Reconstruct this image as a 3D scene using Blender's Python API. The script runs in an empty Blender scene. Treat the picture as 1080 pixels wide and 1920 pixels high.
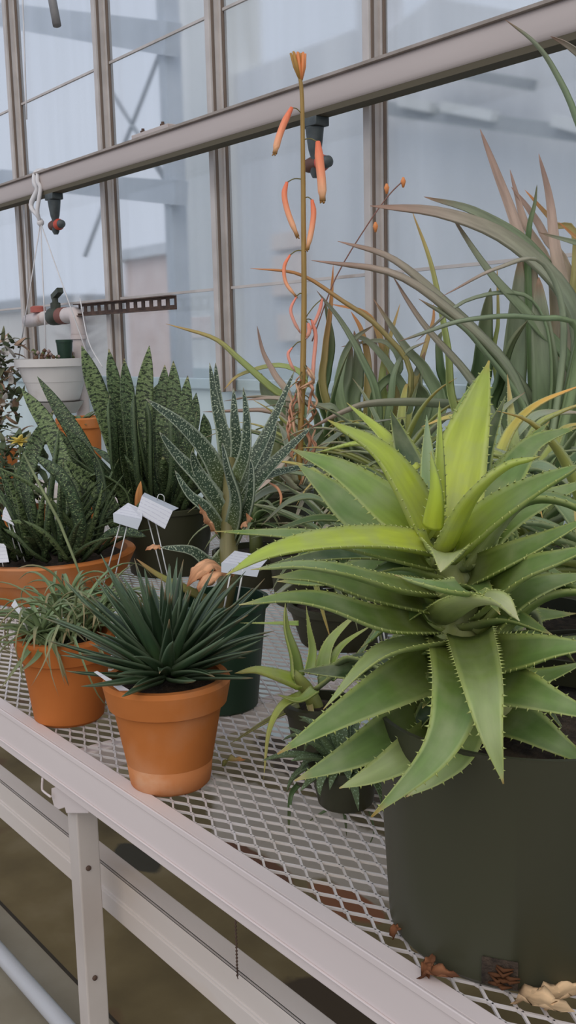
import bpy, math, random
from mathutils import Vector, Matrix
random.seed(7)
S = bpy.context.scene
COL = S.collection
V = Vector
# ------------------------------------------------------------------ camera
F, YAW, PIT, ROL = 1950.0, 0.917277, 0.162456, -0.0237
CAM = V((0, 0, 1.25))
fw = V((-math.sin(YAW)*math.cos(PIT), math.cos(YAW)*math.cos(PIT), -math.sin(PIT)))
r0 = fw.cross(V((0, 0, 1))).normalized()
u0 = r0.cross(fw)
cr, sr = math.cos(ROL), math.sin(ROL)
RT = cr*r0 + sr*u0
UP = -sr*r0 + cr*u0
cd = bpy.data.cameras.new('camera')
cam = bpy.data.objects.new('camera', cd)
COL.objects.link(cam)
cam.matrix_world = Matrix(((RT.x, UP.x, -fw.x, CAM.x), (RT.y, UP.y, -fw.y, CAM.y), (RT.z, UP.z, -fw.z, CAM.z), (0, 0, 0, 1)))
cd.sensor_fit = 'VERTICAL'
cd.sensor_height = 36.0
cd.lens = F/1920*36.0
cd.clip_start = 0.02
cd.clip_end = 300
S.camera = cam
BZ = 0.75                                    # height of the bench top

def ray(px, py):
    return RT*((px-540)/F) + UP*(-(py-960)/F) + fw
def U(px, py, d):                            # a point seen at (px, py), d metres along the view axis
    return CAM + ray(px, py)*d
def OZ(px, py, z):
    d = ray(px, py); return CAM + d*((z-CAM.z)/d.z)
def OY(px, py, y):
    d = ray(px, py); return CAM + d*((y-CAM.y)/d.y)
def depth(p):
    return (p-CAM).dot(fw)
def m_per_px(d):
    return d/F

# ------------------------------------------------------------------ colour and materials
def lin(c):
    return tuple(((x/255)/12.92 if x/255 <= .04045 else ((x/255+.055)/1.055)**2.4) for x in c)
def sc(c, k):
    return tuple(min(1, x*k) for x in c)
MATS = {}
def nd(nt, t, **kw):
    n = nt.nodes.new(t)
    for k, v in kw.items():
        setattr(n, k, v)
    return n
def new_mat(name):
    m = bpy.data.materials.new(name); m.use_nodes = True
    nt = m.node_tree; nt.nodes.clear()
    o = nd(nt, 'ShaderNodeOutputMaterial'); b = nd(nt, 'ShaderNodeBsdfPrincipled')
    nt.links.new(b.outputs[0], o.inputs[0])
    return m, nt, b, o
def ramp(nt, stops):
    r = nd(nt, 'ShaderNodeValToRGB')
    e = r.color_ramp.elements
    while len(e) > 1: e.remove(e[-1])
    e[0].position = stops[0][0]; e[0].color = (*stops[0][1], 1)
    for p, c in stops[1:]:
        x = e.new(p); x.color = (*c, 1)
    return r
def mixc(nt, fac, a, b, mode='MIX'):
    m = nd(nt, 'ShaderNodeMix', data_type='RGBA', blend_type=mode)
    L = nt.links
    for sock, v in ((m.inputs[0], fac), (m.inputs[6], a), (m.inputs[7], b)):
        if hasattr(v, 'node'): L.new(v, sock)
        elif isinstance(v, tuple): sock.default_value = (*v, 1) if len(v) == 3 else v
        else: sock.default_value = v
    return m.outputs[2]
def noise_mat(name, c1, c2, scale=8, rough=.6, metallic=0, lo=.35, hi=.65, detail=6, bump=0, bscale=None, c3=None, s3=3, t3=(.55, .7), spec=.5, stretch=None):
    m, nt, b, o = new_mat(name); L = nt.links
    tc = nd(nt, 'ShaderNodeTexCoord')
    src = tc.outputs['Object']
    if stretch:
        mp = nd(nt, 'ShaderNodeMapping'); mp.inputs['Scale'].default_value = stretch
        L.new(src, mp.inputs[0]); src = mp.outputs[0]
    n = nd(nt, 'ShaderNodeTexNoise'); n.inputs['Scale'].default_value = scale; n.inputs['Detail'].default_value = detail
    L.new(src, n.inputs['Vector'])
    r = ramp(nt, [(lo, c1), (hi, c2)]); L.new(n.outputs[0], r.inputs[0])
    c = r.outputs[0]
    if c3:
        n3 = nd(nt, 'ShaderNodeTexNoise'); n3.inputs['Scale'].default_value = s3; n3.inputs['Detail'].default_value = 5
        L.new(src, n3.inputs['Vector'])
        r3 = ramp(nt, [(t3[0], (0, 0, 0)), (t3[1], (1, 1, 1))]); L.new(n3.outputs[0], r3.inputs[0])
        c = mixc(nt, r3.outputs[0], c, c3)
    L.new(c, b.inputs['Base Color'])
    b.inputs['Roughness'].default_value = rough; b.inputs['Metallic'].default_value = metallic
    b.inputs['Specular IOR Level'].default_value = spec
    if bump:
        nb = nd(nt, 'ShaderNodeTexNoise'); nb.inputs['Scale'].default_value = bscale or scale*4; nb.inputs['Detail'].default_value = 4
        L.new(src, nb.inputs['Vector'])
        bm = nd(nt, 'ShaderNodeBump'); bm.inputs['Strength'].default_value = bump; bm.inputs['Distance'].default_value = .004
        L.new(nb.outputs[0], bm.inputs['Height']); L.new(bm.outputs[0], b.inputs['Normal'])
    return m
def leaf_mat(name, spots=None, spot_scale=(170, 260), spot_amt=.5, rough=.42, bands=False, var=.25, spec=.4, sss=0, soft=.12, bloom=None, dark=None, dscale=(70, 170)):
    """colour comes from each leaf's own pigment attribute; spots and streaks run along the leaf's own length"""
    m, nt, b, o = new_mat(name); L = nt.links
    at = nd(nt, 'ShaderNodeAttribute', attribute_name='Col')
    uv = nd(nt, 'ShaderNodeUVMap', uv_map='UVMap')
    mp = nd(nt, 'ShaderNodeMapping'); mp.inputs['Scale'].default_value = (120, 14, 1); L.new(uv.outputs[0], mp.inputs[0])
    n = nd(nt, 'ShaderNodeTexNoise'); n.inputs['Scale'].default_value = 1; n.inputs['Detail'].default_value = 4; L.new(mp.outputs[0], n.inputs['Vector'])
    r = ramp(nt, [(.3, (1-var,)*3), (.7, (1+var*.6,)*3)]); L.new(n.outputs[0], r.inputs[0])
    c = mixc(nt, 1.0, at.outputs['Color'], r.outputs[0], 'MULTIPLY')
    if bloom:
        n4 = nd(nt, 'ShaderNodeTexNoise'); n4.inputs['Scale'].default_value = 38; n4.inputs['Detail'].default_value = 5
        tc = nd(nt, 'ShaderNodeTexCoord'); L.new(tc.outputs['Object'], n4.inputs['Vector'])
        r4 = ramp(nt, [(.42, (0, 0, 0)), (.78, (.5, .5, .5))]); L.new(n4.outputs[0], r4.inputs[0])
        c = mixc(nt, r4.outputs[0], c, bloom)
    if dark:
        m5 = nd(nt, 'ShaderNodeMapping'); m5.inputs['Scale'].default_value = (*dscale, 1); L.new(uv.outputs[0], m5.inputs[0])
        n5 = nd(nt, 'ShaderNodeTexNoise'); n5.inputs['Scale'].default_value = 1; n5.inputs['Detail'].default_value = 2; L.new(m5.outputs[0], n5.inputs['Vector'])
        r5 = ramp(nt, [(.47, (0, 0, 0)), (.56, (1, 1, 1))]); L.new(n5.outputs[0], r5.inputs[0])
        c = mixc(nt, r5.outputs[0], c, dark)
    if spots:
        m2 = nd(nt, 'ShaderNodeMapping'); m2.inputs['Scale'].default_value = (*spot_scale, 1); L.new(uv.outputs[0], m2.inputs[0])
        n2 = nd(nt, 'ShaderNodeTexNoise'); n2.inputs['Scale'].default_value = 1; n2.inputs['Detail'].default_value = 2; n2.inputs['Roughness'].default_value = .5
        L.new(m2.outputs[0], n2.inputs['Vector'])
        r2 = ramp(nt, [(spot_amt, (0, 0, 0)), (spot_amt+soft, (1, 1, 1))]); L.new(n2.outputs[0], r2.inputs[0])
        c = mixc(nt, r2.outputs[0], c, spots)
    L.new(c, b.inputs['Base Color'])
    b.inputs['Roughness'].default_value = rough
    b.inputs['Specular IOR Level'].default_value = spec
    if sss:
        b.inputs['Subsurface Weight'].default_value = sss
        b.inputs['Subsurface Radius'].default_value = (.4, 1, .15)
        b.inputs['Subsurface Scale'].default_value = .006
    nb = nd(nt, 'ShaderNodeTexNoise'); nb.inputs['Scale'].default_value = .5; L.new(mp.outputs[0], nb.inputs['Vector'])
    bm = nd(nt, 'ShaderNodeBump'); bm.inputs['Strength'].default_value = .15; bm.inputs['Distance'].default_value = .003
    L.new(nb.outputs[0], bm.inputs['Height']); L.new(bm.outputs[0], b.inputs['Normal'])
    return m

# ------------------------------------------------------------------ mesh buffer
class MB:
    def __init__(s):
        s.v = []; s.f = []; s.c = []; s.uv = []; s.m = []
    def add(s, vs, fs, col=(1, 1, 1), uv=None, mi=0):
        b = len(s.v)
        s.v += [V(x) for x in vs]
        s.c += list(col) if isinstance(col, list) else [col]*len(vs)
        s.uv += uv if uv else [(0, 0)]*len(vs)
        s.f += [tuple(b+i for i in f) for f in fs]; s.m += [mi]*len(fs)
    def box(s, lo, hi, col=(1, 1, 1), mi=0):
        x0, y0, z0 = lo; x1, y1, z1 = hi
        s.add([(x0, y0, z0), (x1, y0, z0), (x1, y1, z0), (x0, y1, z0), (x0, y0, z1), (x1, y0, z1), (x1, y1, z1), (x0, y1, z1)],
              [(0, 3, 2, 1), (4, 5, 6, 7), (0, 1, 5, 4), (1, 2, 6, 5), (2, 3, 7, 6), (3, 0, 4, 7)], col, None, mi)
    def obox(s, c, ax, ay, az, col=(1, 1, 1), mi=0):          # centre + three half axes
        vs = [c + ax*i + ay*j + az*k for k in (-1, 1) for (i, j) in ((-1, -1), (1, -1), (1, 1), (-1, 1))]
        s.add(vs, [(0, 3, 2, 1), (4, 5, 6, 7), (0, 1, 5, 4), (1, 2, 6, 5), (2, 3, 7, 6), (3, 0, 4, 7)], col, None, mi)
    def bar(s, a, b, w, h=None, up=V((0, 0, 1)), col=(1, 1, 1), mi=0):
        a, b = V(a), V(b); t = (b-a); l = t.length; t.normalize()
        if abs(t.dot(up)) > .95: up = V((0, 1, 0))
        sd = t.cross(up).normalized(); n = sd.cross(t)
        s.obox((a+b)/2, t*l/2, sd*w/2, n*(h or w)/2, col, mi)
    def tube(s, pts, r, k=8, col=(1, 1, 1), mi=0, caps=True):
        pts = [V(p) for p in pts]; n = len(pts)
        rs = r if isinstance(r, (list, tuple)) else [r]*n
        ts = [(pts[min(i+1, n-1)]-pts[max(i-1, 0)]).normalized() for i in range(n)]
        a = V((0, 0, 1)) if abs(ts[0].z) < .9 else V((1, 0, 0))
        nn = (a - ts[0]*a.dot(ts[0])).normalized()
        vs, fs, uvs = [], [], []; L = 0
        for i in range(n):
            nn = (nn - ts[i]*nn.dot(ts[i])).normalized(); bb = ts[i].cross(nn)
            if i: L += (pts[i]-pts[i-1]).length
            for j in range(k):
                q = 2*math.pi*j/k
                vs.append(pts[i] + (nn*math.cos(q)+bb*math.sin(q))*rs[i]); uvs.append((j/k*rs[i]*6, L))
        for i in range(n-1):
            for j in range(k):
                fs.append((i*k+j, i*k+(j+1) % k, (i+1)*k+(j+1) % k, (i+1)*k+j))
        if caps:
            fs.append(tuple(range(k-1, -1, -1))); fs.append(tuple((n-1)*k+j for j in range(k)))
        s.add(vs, fs, col, uvs, mi)
    def lathe(s, o, prof, k=48, ax=V((0, 0, 1)), col=(1, 1, 1), mi=0, wob=0):
        ax = V(ax).normalized()
        a = V((1, 0, 0)) if abs(ax.x) < .9 else V((0, 1, 0))
        e1 = (a-ax*a.dot(ax)).normalized(); e2 = ax.cross(e1)
        vs, fs = [], []
        for (r, h) in prof:
            for j in range(k):
                q = 2*math.pi*j/k; rr = r*(1+wob*math.sin(3*q+h*40)+wob*.6*math.sin(5*q+h*90))
                vs.append(V(o) + ax*h + (e1*math.cos(q)+e2*math.sin(q))*rr)
        for i in range(len(prof)-1):
            for j in range(k):
                fs.append((i*k+j, i*k+(j+1) % k, (i+1)*k+(j+1) % k, (i+1)*k+j))
        fs.append(tuple(range(k-1, -1, -1))); fs.append(tuple((len(prof)-1)*k+j for j in range(k)))
        s.add(vs, fs, col, None, mi)
    def quad(s, pts, t, col=(1, 1, 1), mi=0):                 # a sheet of thickness t through four points
        p = [V(x) for x in pts]; n = (p[1]-p[0]).cross(p[3]-p[0]).normalized()*t/2
        s.add([x-n for x in p]+[x+n for x in p], [(3, 2, 1, 0), (4, 5, 6, 7), (0, 1, 5, 4), (1, 2, 6, 5), (2, 3, 7, 6), (3, 0, 4, 7)], col,
              [(0, 0), (1, 0), (1, 1), (0, 1)]*2, mi)
    def build(s, name, mats, parent=None, smooth=True, bevel=0, auto=None):
        me = bpy.data.meshes.new(name)
        org = V((0, 0, 0))
        if parent is not None:
            q = parent
            while q.parent is not None: q = q.parent
            org = V(q.location)
        me.from_pydata([tuple(x-org) for x in s.v], [], s.f)
        for m in (mats if isinstance(mats, (list, tuple)) else [mats]): me.materials.append(m)
        me.polygons.foreach_set('material_index', s.m)
        me.polygons.foreach_set('use_smooth', [smooth]*len(s.f))
        ca = me.color_attributes.new('Col', 'FLOAT_COLOR', 'POINT')
        ca.data.foreach_set('color', [x for c in s.c for x in (*c[:3], 1.0)])
        ul = me.uv_layers.new(name='UVMap')
        idx = [0]*len(me.loops); me.loops.foreach_get('vertex_index', idx)
        ul.data.foreach_set('uv', [x for i in idx for x in s.uv[i]])
        me.update()
        o = bpy.data.objects.new(name, me); COL.objects.link(o)
        if parent is not None: o.parent = parent
        if bevel:
            b = o.modifiers.new('bevel', 'BEVEL'); b.width = bevel; b.segments = 2; b.limit_method = 'ANGLE'; b.angle_limit = math.radians(40)
        if auto:
            me.set_sharp_from_angle(angle=math.radians(auto))
        return o

def tag(o, label=None, cat=None, group=None, kind=None):
    if label: o['label'] = label
    if cat: o['category'] = cat
    if group: o['group'] = group
    if kind: o['kind'] = kind
    return o
def thing(name, loc, label, cat, group=None):
    o = bpy.data.objects.new(name, None); COL.objects.link(o); o.location = loc; o.empty_display_size = .05
    return tag(o, label, cat, group)

# ------------------------------------------------------------------ leaves
def cat(pts, n):
    P = [V(p) for p in pts]
    if len(P) == 2: P = [P[0], (P[0]+P[1])/2, P[1]]
    P = [P[0]*2-P[1]] + P + [P[-1]*2-P[-2]]
    m = len(P)-3; out = []
    for i in range(n+1):
        x = i/n*m; k = min(int(x), m-1); t = x-k
        a, b, c, d = P[k], P[k+1], P[k+2], P[k+3]
        out.append(.5*((2*b)+(c-a)*t+(2*a-5*b+4*c-d)*t*t+(3*b-a-3*c+d)*t**3))
    return out
PROF = {
    'aloe':  lambda t: (1-t)**.97*(.95+.30*t)+.05*t*(1-t),
    'slim':  lambda t: (1-t)**.6*(.9+.1*min(1, t/.2)),
    'strap': lambda t: min(1, .75+t)*(1 if t < .68 else max(0, (1-((t-.68)/.32)**2.2))),
    'lance': lambda t: (math.sin(math.pi*min(1, .28+.72*t))**.8) if t < .999 else 0,
}
def lerp3(a, b, t): return tuple(a[i]+(b[i]-a[i])*t for i in range(3))
def grad(stops, t):
    if t <= stops[0][0]: return stops[0][1]
    for (p, c), (q, d) in zip(stops, stops[1:]):
        if t <= q: return lerp3(c, d, (t-p)/max(1e-6, q-p))
    return stops[-1][1]
def leaf(mb, pts, W, th, cols, prof='aloe', chan=.35, N0=None, cam=0., roll=0., twist=0., seg=18, edge=None, teeth=None, tcol=None, keel=0., wav=0.):
    """one leaf with a concave upper face and a rounded back; W full width, th thickness (metres)"""
    sp = cat(pts, seg); n = len(sp); pf = PROF[prof]
    ts = [(sp[min(i+1, n-1)]-sp[max(i-1, 0)]).normalized() for i in range(n)]
    if N0 is None: N0 = V((0, 0, 1))
    N = N0.copy(); us = (-1, -.72, -.36, 0, .36, .72, 1); ls = (.8, .45, 0, -.45, -.8)
    vs, cs, uvs, fs = [], [], [], []; K = len(us)+len(ls); L = 0; marg = []
    ph = random.random()*6
    for i in range(n):
        t = i/(n-1); T = ts[i]
        q = N - T*N.dot(T)
        N = q.normalized() if q.length > 1e-5 else V((1, 0, 0))
        M = N
        if cam:
            tc = (CAM-sp[i]); tc = tc - T*tc.dot(T)
            if tc.length > 1e-4:
                tc.normalize(); M = (N*(1-cam)+tc*cam)
                M = M.normalized() if M.length > 1e-3 else tc
        a = roll + twist*t
        if a: M = Matrix.Rotation(a, 3, T) @ M
        Sd = T.cross(M).normalized()
        if i: L += (sp[i]-sp[i-1]).length
        w = max(W/2*pf(t), W*.012); h = max(th*(.35+.65*pf(t)), th*.1)
        if t > .9: h *= max(.15, (1-t)/.1)
        ch = chan*w*(1-.3*t)
        base = grad(cols, t)
        wv = wav*w*math.sin(ph+t*17)
        for u in us:
            vs.append(sp[i] + Sd*(u*w) + M*(ch*(u*u-1)*1.0 + (wv if u > 0 else -wv)*abs(u)))
            e = .8*max(0, (abs(u)-.72)/.28)
            cs.append(lerp3(base, edge, e) if edge else base); uvs.append((u*w, L))
        for u in ls:
            vs.append(sp[i] + Sd*(u*w) + M*((-ch-h*(1+keel*(1-abs(u))))*(1-u*u)**.6 - h*.12))
            cs.append(base); uvs.append((u*w+.3, L))
        marg.append((sp[i]+Sd*-w, sp[i]+Sd*w, T, Sd, w))
    for i in range(n-1):
        for j in range(K):
            fs.append((i*K+j, i*K+(j+1) % K, (i+1)*K+(j+1) % K, (i+1)*K+j))
    fs.append(tuple(range(K-1, -1, -1))); fs.append(tuple((n-1)*K+j for j in range(K)))
    mb.add(vs, fs, cs, uvs)
    if teeth:
        sp_, ln = teeth                       # spacing and length of the marginal teeth
        for side in (0, 1):
            acc = sp_*random.uniform(.2, .9)
            for i in range(n-2):
                p, q = marg[i][side], marg[i+1][side]; d = (q-p).length
                while acc < d:
                    f = acc/d; c = p.lerp(q, f); T = marg[i][2]; out = marg[i][3]*(1 if side else -1)
                    l = ln*(.55+.45*min(1, marg[i][4]*60))*random.uniform(.75, 1.2); r = l*.42
                    nb = T.cross(out)
                    tp = c + out*l + T*l*.45
                    mb.add([c-T*r-out*r*.4, c+T*r-out*r*.4, c+nb*r*.6-out*r*.3, c-nb*r*.6-out*r*.3, tp],
                           [(0, 2, 4), (2, 1, 4), (1, 3, 4), (3, 0, 4)], tcol or edge or cols[0][1], [(0, 0)]*5)
                    acc += sp_*random.uniform(.8, 1.25)
                acc -= d
def radial_n0(base, axis_pt, tip, k=.9):
    r = V((tip.x-axis_pt.x, tip.y-axis_pt.y, 0))
    r = r.normalized() if r.length > 1e-4 else V((0, -1, 0))
    return (V((0, 0, 1)) - r*k).normalized()
def wild_leaf(mb, c, az, el, ln, W, th, cols, droop=.5, curl=0., **kw):
    """a leaf that grows from c at azimuth az and elevation el and bends down along its length"""
    h = V((math.cos(az), math.sin(az), 0)); p = V(c); pts = [p.copy()]; e = el; n = 6
    sd = V((-h.y, h.x, 0))
    for i in range(n):
        p = p + (h*math.cos(e)+V((0, 0, 1))*math.sin(e)+sd*curl*(i/n))*ln/n; p.z = max(p.z, BZ+.012) if c[2] > BZ-.01 else p.z; pts.append(p.copy()); e -= droop/n*(1+i*.25)
    leaf(mb, pts, W, th, cols, N0=(V((0, 0, 1))*math.cos(el)-h*math.sin(el)), **kw)
# ------------------------------------------------------------------ materials of the place
def plain(name, c, rough=.5, metallic=0, spec=.5):
    m, nt, b, o = new_mat(name)
    b.inputs['Base Color'].default_value = (*c, 1); b.inputs['Roughness'].default_value = rough
    b.inputs['Metallic'].default_value = metallic; b.inputs['Specular IOR Level'].default_value = spec
    return m
M_PAINT = noise_mat('bench paint', (.66, .575, .555), (.78, .69, .665), 5, .45, lo=.3, hi=.7, bump=.08, c3=(.42, .35, .31), s3=9, t3=(.66, .8), stretch=(.25, 1, 1))
M_PAINT2 = noise_mat('worn brace paint', (.60, .52, .46), (.74, .68, .64), 4, .5, lo=.3, hi=.7, bump=.08, c3=(.55, .40, .26), s3=5, t3=(.6, .8), stretch=(.3, 1, 1))
M_MESH = noise_mat('coated mesh', (.58, .53, .50), (.74, .69, .68), 6, .45, c3=(.52, .42, .28), s3=3, t3=(.58, .75))
M_LEG = noise_mat('leg paint', (.50, .44, .40), (.60, .54, .50), 6, .5, bump=.05)
M_RAIL = noise_mat('aluminium rail', (.47, .40, .37), (.60, .515, .475), 5, .5, metallic=0, lo=.3, hi=.7, stretch=(.15, 1, 1), c3=(.36, .28, .22), s3=4, t3=(.64, .8))
M_MULL = noise_mat('weathered mullion', (.48, .435, .405), (.60, .55, .515), 10, .55, c3=(.30, .22, .16), s3=6, t3=(.66, .78))
M_SEAL = plain('dark glazing seal', lin((118, 102, 90)), .8)
M_RUST = noise_mat('rusty steel', (.055, .030, .020), (.13, .075, .05), 25, .7, bump=.3)
M_CONC = None
def floor_mat():
    m, nt, b, o = new_mat('stained concrete'); L = nt.links
    tc = nd(nt, 'ShaderNodeTexCoord'); s = tc.outputs['Object']
    n1 = nd(nt, 'ShaderNodeTexNoise'); n1.inputs['Scale'].default_value = 3.2; n1.inputs['Detail'].default_value = 8; L.new(s, n1.inputs[0])
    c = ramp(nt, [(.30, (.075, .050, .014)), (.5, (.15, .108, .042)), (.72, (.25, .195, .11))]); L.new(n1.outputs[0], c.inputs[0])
    n2 = nd(nt, 'ShaderNodeTexNoise'); n2.inputs['Scale'].default_value = 1.9; n2.inputs['Detail'].default_value = 3; L.new(s, n2.inputs[0])
    r2 = ramp(nt, [(.66, (0, 0, 0)), (.72, (1, 1, 1))]); L.new(n2.outputs[0], r2.inputs[0])
    col = mixc(nt, r2.outputs[0], c.outputs[0], (.36, .30, .235))
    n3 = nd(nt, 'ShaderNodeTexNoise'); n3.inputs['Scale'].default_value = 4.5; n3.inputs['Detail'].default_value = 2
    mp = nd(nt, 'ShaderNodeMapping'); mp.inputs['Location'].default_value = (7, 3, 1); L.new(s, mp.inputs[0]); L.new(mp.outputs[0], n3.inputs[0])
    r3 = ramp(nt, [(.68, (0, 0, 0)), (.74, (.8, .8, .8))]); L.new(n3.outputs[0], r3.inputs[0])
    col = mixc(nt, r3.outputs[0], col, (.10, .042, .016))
    sx_ = nd(nt, 'ShaderNodeSeparateXYZ'); L.new(s, sx_.inputs[0])                       # the aisle slab is a paler pour
    lt = nd(nt, 'ShaderNodeMath', operation='LESS_THAN'); lt.inputs[1].default_value = .8; L.new(sx_.outputs[1], lt.inputs[0])
    pale = ramp(nt, [(.3, (.19, .155, .10)), (.55, (.29, .255, .19)), (.75, (.36, .33, .27))]); L.new(n1.outputs[0], pale.inputs[0])
    col = mixc(nt, lt.outputs[0], col, pale.outputs[0])
    nd_ = nd(nt, 'ShaderNodeTexNoise'); nd_.inputs['Scale'].default_value = 5; nd_.inputs['Detail'].default_value = 5; L.new(s, nd_.inputs[0])
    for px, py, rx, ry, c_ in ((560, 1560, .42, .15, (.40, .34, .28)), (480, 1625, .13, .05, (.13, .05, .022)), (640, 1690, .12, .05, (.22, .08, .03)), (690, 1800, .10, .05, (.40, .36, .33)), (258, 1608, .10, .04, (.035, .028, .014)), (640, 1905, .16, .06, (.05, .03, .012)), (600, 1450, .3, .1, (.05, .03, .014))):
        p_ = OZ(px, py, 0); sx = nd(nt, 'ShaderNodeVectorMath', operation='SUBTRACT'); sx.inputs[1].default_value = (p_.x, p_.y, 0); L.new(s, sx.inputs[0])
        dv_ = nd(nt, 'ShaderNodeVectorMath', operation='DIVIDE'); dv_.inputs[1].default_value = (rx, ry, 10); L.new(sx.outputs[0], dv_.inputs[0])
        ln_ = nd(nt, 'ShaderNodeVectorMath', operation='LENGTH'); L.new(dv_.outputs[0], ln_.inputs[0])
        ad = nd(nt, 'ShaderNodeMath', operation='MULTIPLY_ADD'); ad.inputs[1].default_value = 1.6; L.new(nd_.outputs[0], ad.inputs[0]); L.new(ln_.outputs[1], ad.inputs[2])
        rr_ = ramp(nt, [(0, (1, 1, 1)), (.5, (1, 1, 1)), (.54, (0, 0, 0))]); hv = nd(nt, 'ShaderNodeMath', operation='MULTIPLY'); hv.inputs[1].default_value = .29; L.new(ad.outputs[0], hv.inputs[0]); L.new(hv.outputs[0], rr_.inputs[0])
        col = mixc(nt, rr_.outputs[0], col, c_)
    L.new(col, b.inputs['Base Color']); b.inputs['Roughness'].default_value = .75
    return m
M_CONC = floor_mat()
def glass_mat(name, haze, rough, tint, ior=1.12):
    m = bpy.data.materials.new(name); m.use_nodes = True; nt = m.node_tree; nt.nodes.clear(); L = nt.links
    o = nd(nt, 'ShaderNodeOutputMaterial')
    rf = nd(nt, 'ShaderNodeBsdfRefraction'); rf.inputs['Color'].default_value = (*tint, 1); rf.inputs['Roughness'].default_value = rough; rf.inputs['IOR'].default_value = ior
    df = nd(nt, 'ShaderNodeBsdfTranslucent'); df.inputs['Color'].default_value = (.86, .91, .91, 1)
    d2 = nd(nt, 'ShaderNodeBsdfDiffuse'); d2.inputs['Color'].default_value = (.70, .73, .73, 1)
    gl = nd(nt, 'ShaderNodeBsdfGlossy'); gl.inputs['Roughness'].default_value = .08
    tc = nd(nt, 'ShaderNodeTexCoord'); mp = nd(nt, 'ShaderNodeMapping'); mp.inputs['Scale'].default_value = (9, 9, .6); L.new(tc.outputs['Object'], mp.inputs[0])
    n = nd(nt, 'ShaderNodeTexNoise'); n.inputs['Scale'].default_value = 1.2; n.inputs['Detail'].default_value = 5; L.new(mp.outputs[0], n.inputs[0])
    r = ramp(nt, [(.3, (haze*.7,)*3), (.7, (haze*1.3,)*3)]); L.new(n.outputs[0], r.inputs[0])
    a = nd(nt, 'ShaderNodeMixShader'); a.inputs[0].default_value = .35; L.new(df.outputs[0], a.inputs[1]); L.new(d2.outputs[0], a.inputs[2])
    x = nd(nt, 'ShaderNodeMixShader'); L.new(r.outputs[0], x.inputs[0]); L.new(rf.outputs[0], x.inputs[1]); L.new(a.outputs[0], x.inputs[2])
    y = nd(nt, 'ShaderNodeMixShader'); y.inputs[0].default_value = .04; L.new(x.outputs[0], y.inputs[1]); L.new(gl.outputs[0], y.inputs[2])
    L.new(y.outputs[0], o.inputs[0]); return m
M_GL_CLEAR = glass_mat('clear glazing', .10, .08, (.97, .985, .995))
M_GL_HAZE = glass_mat('hazy glazing', .13, .12, (.975, .985, .985))

# ------------------------------------------------------------------ floor, wall, windows
YW, YR = 1.85, 1.75                          # glass wall and the rail in front of it
def struct(o): o['kind'] = 'structure'; return o
b = MB(); b.box((-9, -3, -.12), (4, 1.93, 0)); struct(b.build('floor', M_CONC, smooth=False))
XM = [-8.4, -7.7, -7.0, -6.3, -5.6, -4.90, -4.146, -3.405, -2.705, -2.011, -1.311, -.611, .089, .789, 1.489, 2.189]
jn = [OY(0, 213, YW).z, OY(270, 555, YW).z]
M_CRACK = plain('joint grime', (.03, .022, .012), .9)
b = MB(); p, q = OZ(0, 1697, 0), OZ(150, 1845, 0)
b.box((-8.8, .797, .0002), (3.8, .804, .0012)); struct(b.build('trim_4', M_CRACK, smooth=False))
M_KNEE = noise_mat('knee wall panel', (.58, .70, .72), (.68, .79, .79), 6, .6, stretch=(1, 1, .3))
b = MB(); b.box((-9, 1.885, 0), (4, 1.93, 1.135)); b.box((-9, 1.87, 1.105), (4, 1.885, 1.135)); struct(b.build('wall_back', M_KNEE, smooth=False))
for i in range(len(XM)-1):
    x0, x1 = XM[i], XM[i+1]; hz = M_GL_CLEAR if x0 < -2.8 else M_GL_HAZE
    w = MB(); w.box((x0+.012, YW+.012, 1.10), (x1-.012, YW+.016, 4.2))
    wo = struct(w.build('window_%d' % (i+1), hz, smooth=False))
    fb = MB()
    for z in jn: fb.box((x0+.014, YW+.004, z-.004), (x1-.014, YW+.0115, z+.004))
    fb.build('glazing_bar', M_MULL, wo, False)
for i, x in enumerate(XM):
    m = MB()
    m.box((x-.012, YW-.038, 1.10), (x+.012, YW+.028, 4.2), mi=0)
    m.box((x-.020, YW-.004, 1.10), (x+.020, YW+.003, 4.2), mi=0)
    m.box((x-.0235, YW+.003, 1.10), (x+.0235, YW+.0115, 4.2), mi=1)
    m.box((x-.0145, YW-.030, 1.10), (x+.0145, YW-.020, 4.2), mi=1)
    struct(m.build('trim_%d' % (i+10), [M_MULL, M_SEAL], smooth=False, bevel=.002))

# long rail in front of the glass
zr0, zr1 = 1.25+.566, 1.25+.638
rail = thing('wall_rail', V((-2.7, YR, zr0)), 'long grey aluminium rail running across the glass wall above the plants', 'rail')
m = MB(); k = 20; pr = []
zc, rr = (zr0+zr1)/2, (zr1-zr0)/2
for j in range(k):
    q = 2*math.pi*j/k; cx, cz = math.cos(q), math.sin(q)
    sx = math.copysign(abs(cx)**.55, cx); sz = math.copysign(abs(cz)**.55, cz)
    pr.append((sx*.026, sz*rr))
vs = [V((x, YR+a, zc+c)) for x in (-8.8, 2.2) for a, c in pr]
m.add(vs, [(j, (j+1) % k, k+(j+1) % k, k+j) for j in range(k)]+[tuple(range(k)), tuple(range(2*k-1, k-1, -1))])
m.build('rail_body', M_RAIL, rail, auto=50)
m = MB(); m.box((-8.8, YR-.033, zr1-.004), (2.2, YR+.03, zr1+.003)); m.build('top_flange', noise_mat('flange edge', (.30, .25, .21), (.40, .34, .30), 12, .6), rail, False)
m = MB(); m.box((-8.8, YR-.02, zr0-.010), (2.2, YR+.024, zr0+.004)); m.build('shaded_underside', plain('rail underside', lin((92, 84, 66)), .8), rail, False)  # darker strip, the shade under the rail put into its colour
c = OY(290, 252, YR-.01); m = MB()
m.box((c.x-.11, YR-.03, zr1+.003), (c.x+.11, YR+.02, zr1+.016)); m.build('splice_plate', M_RAIL, rail, False, bevel=.002)
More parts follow.
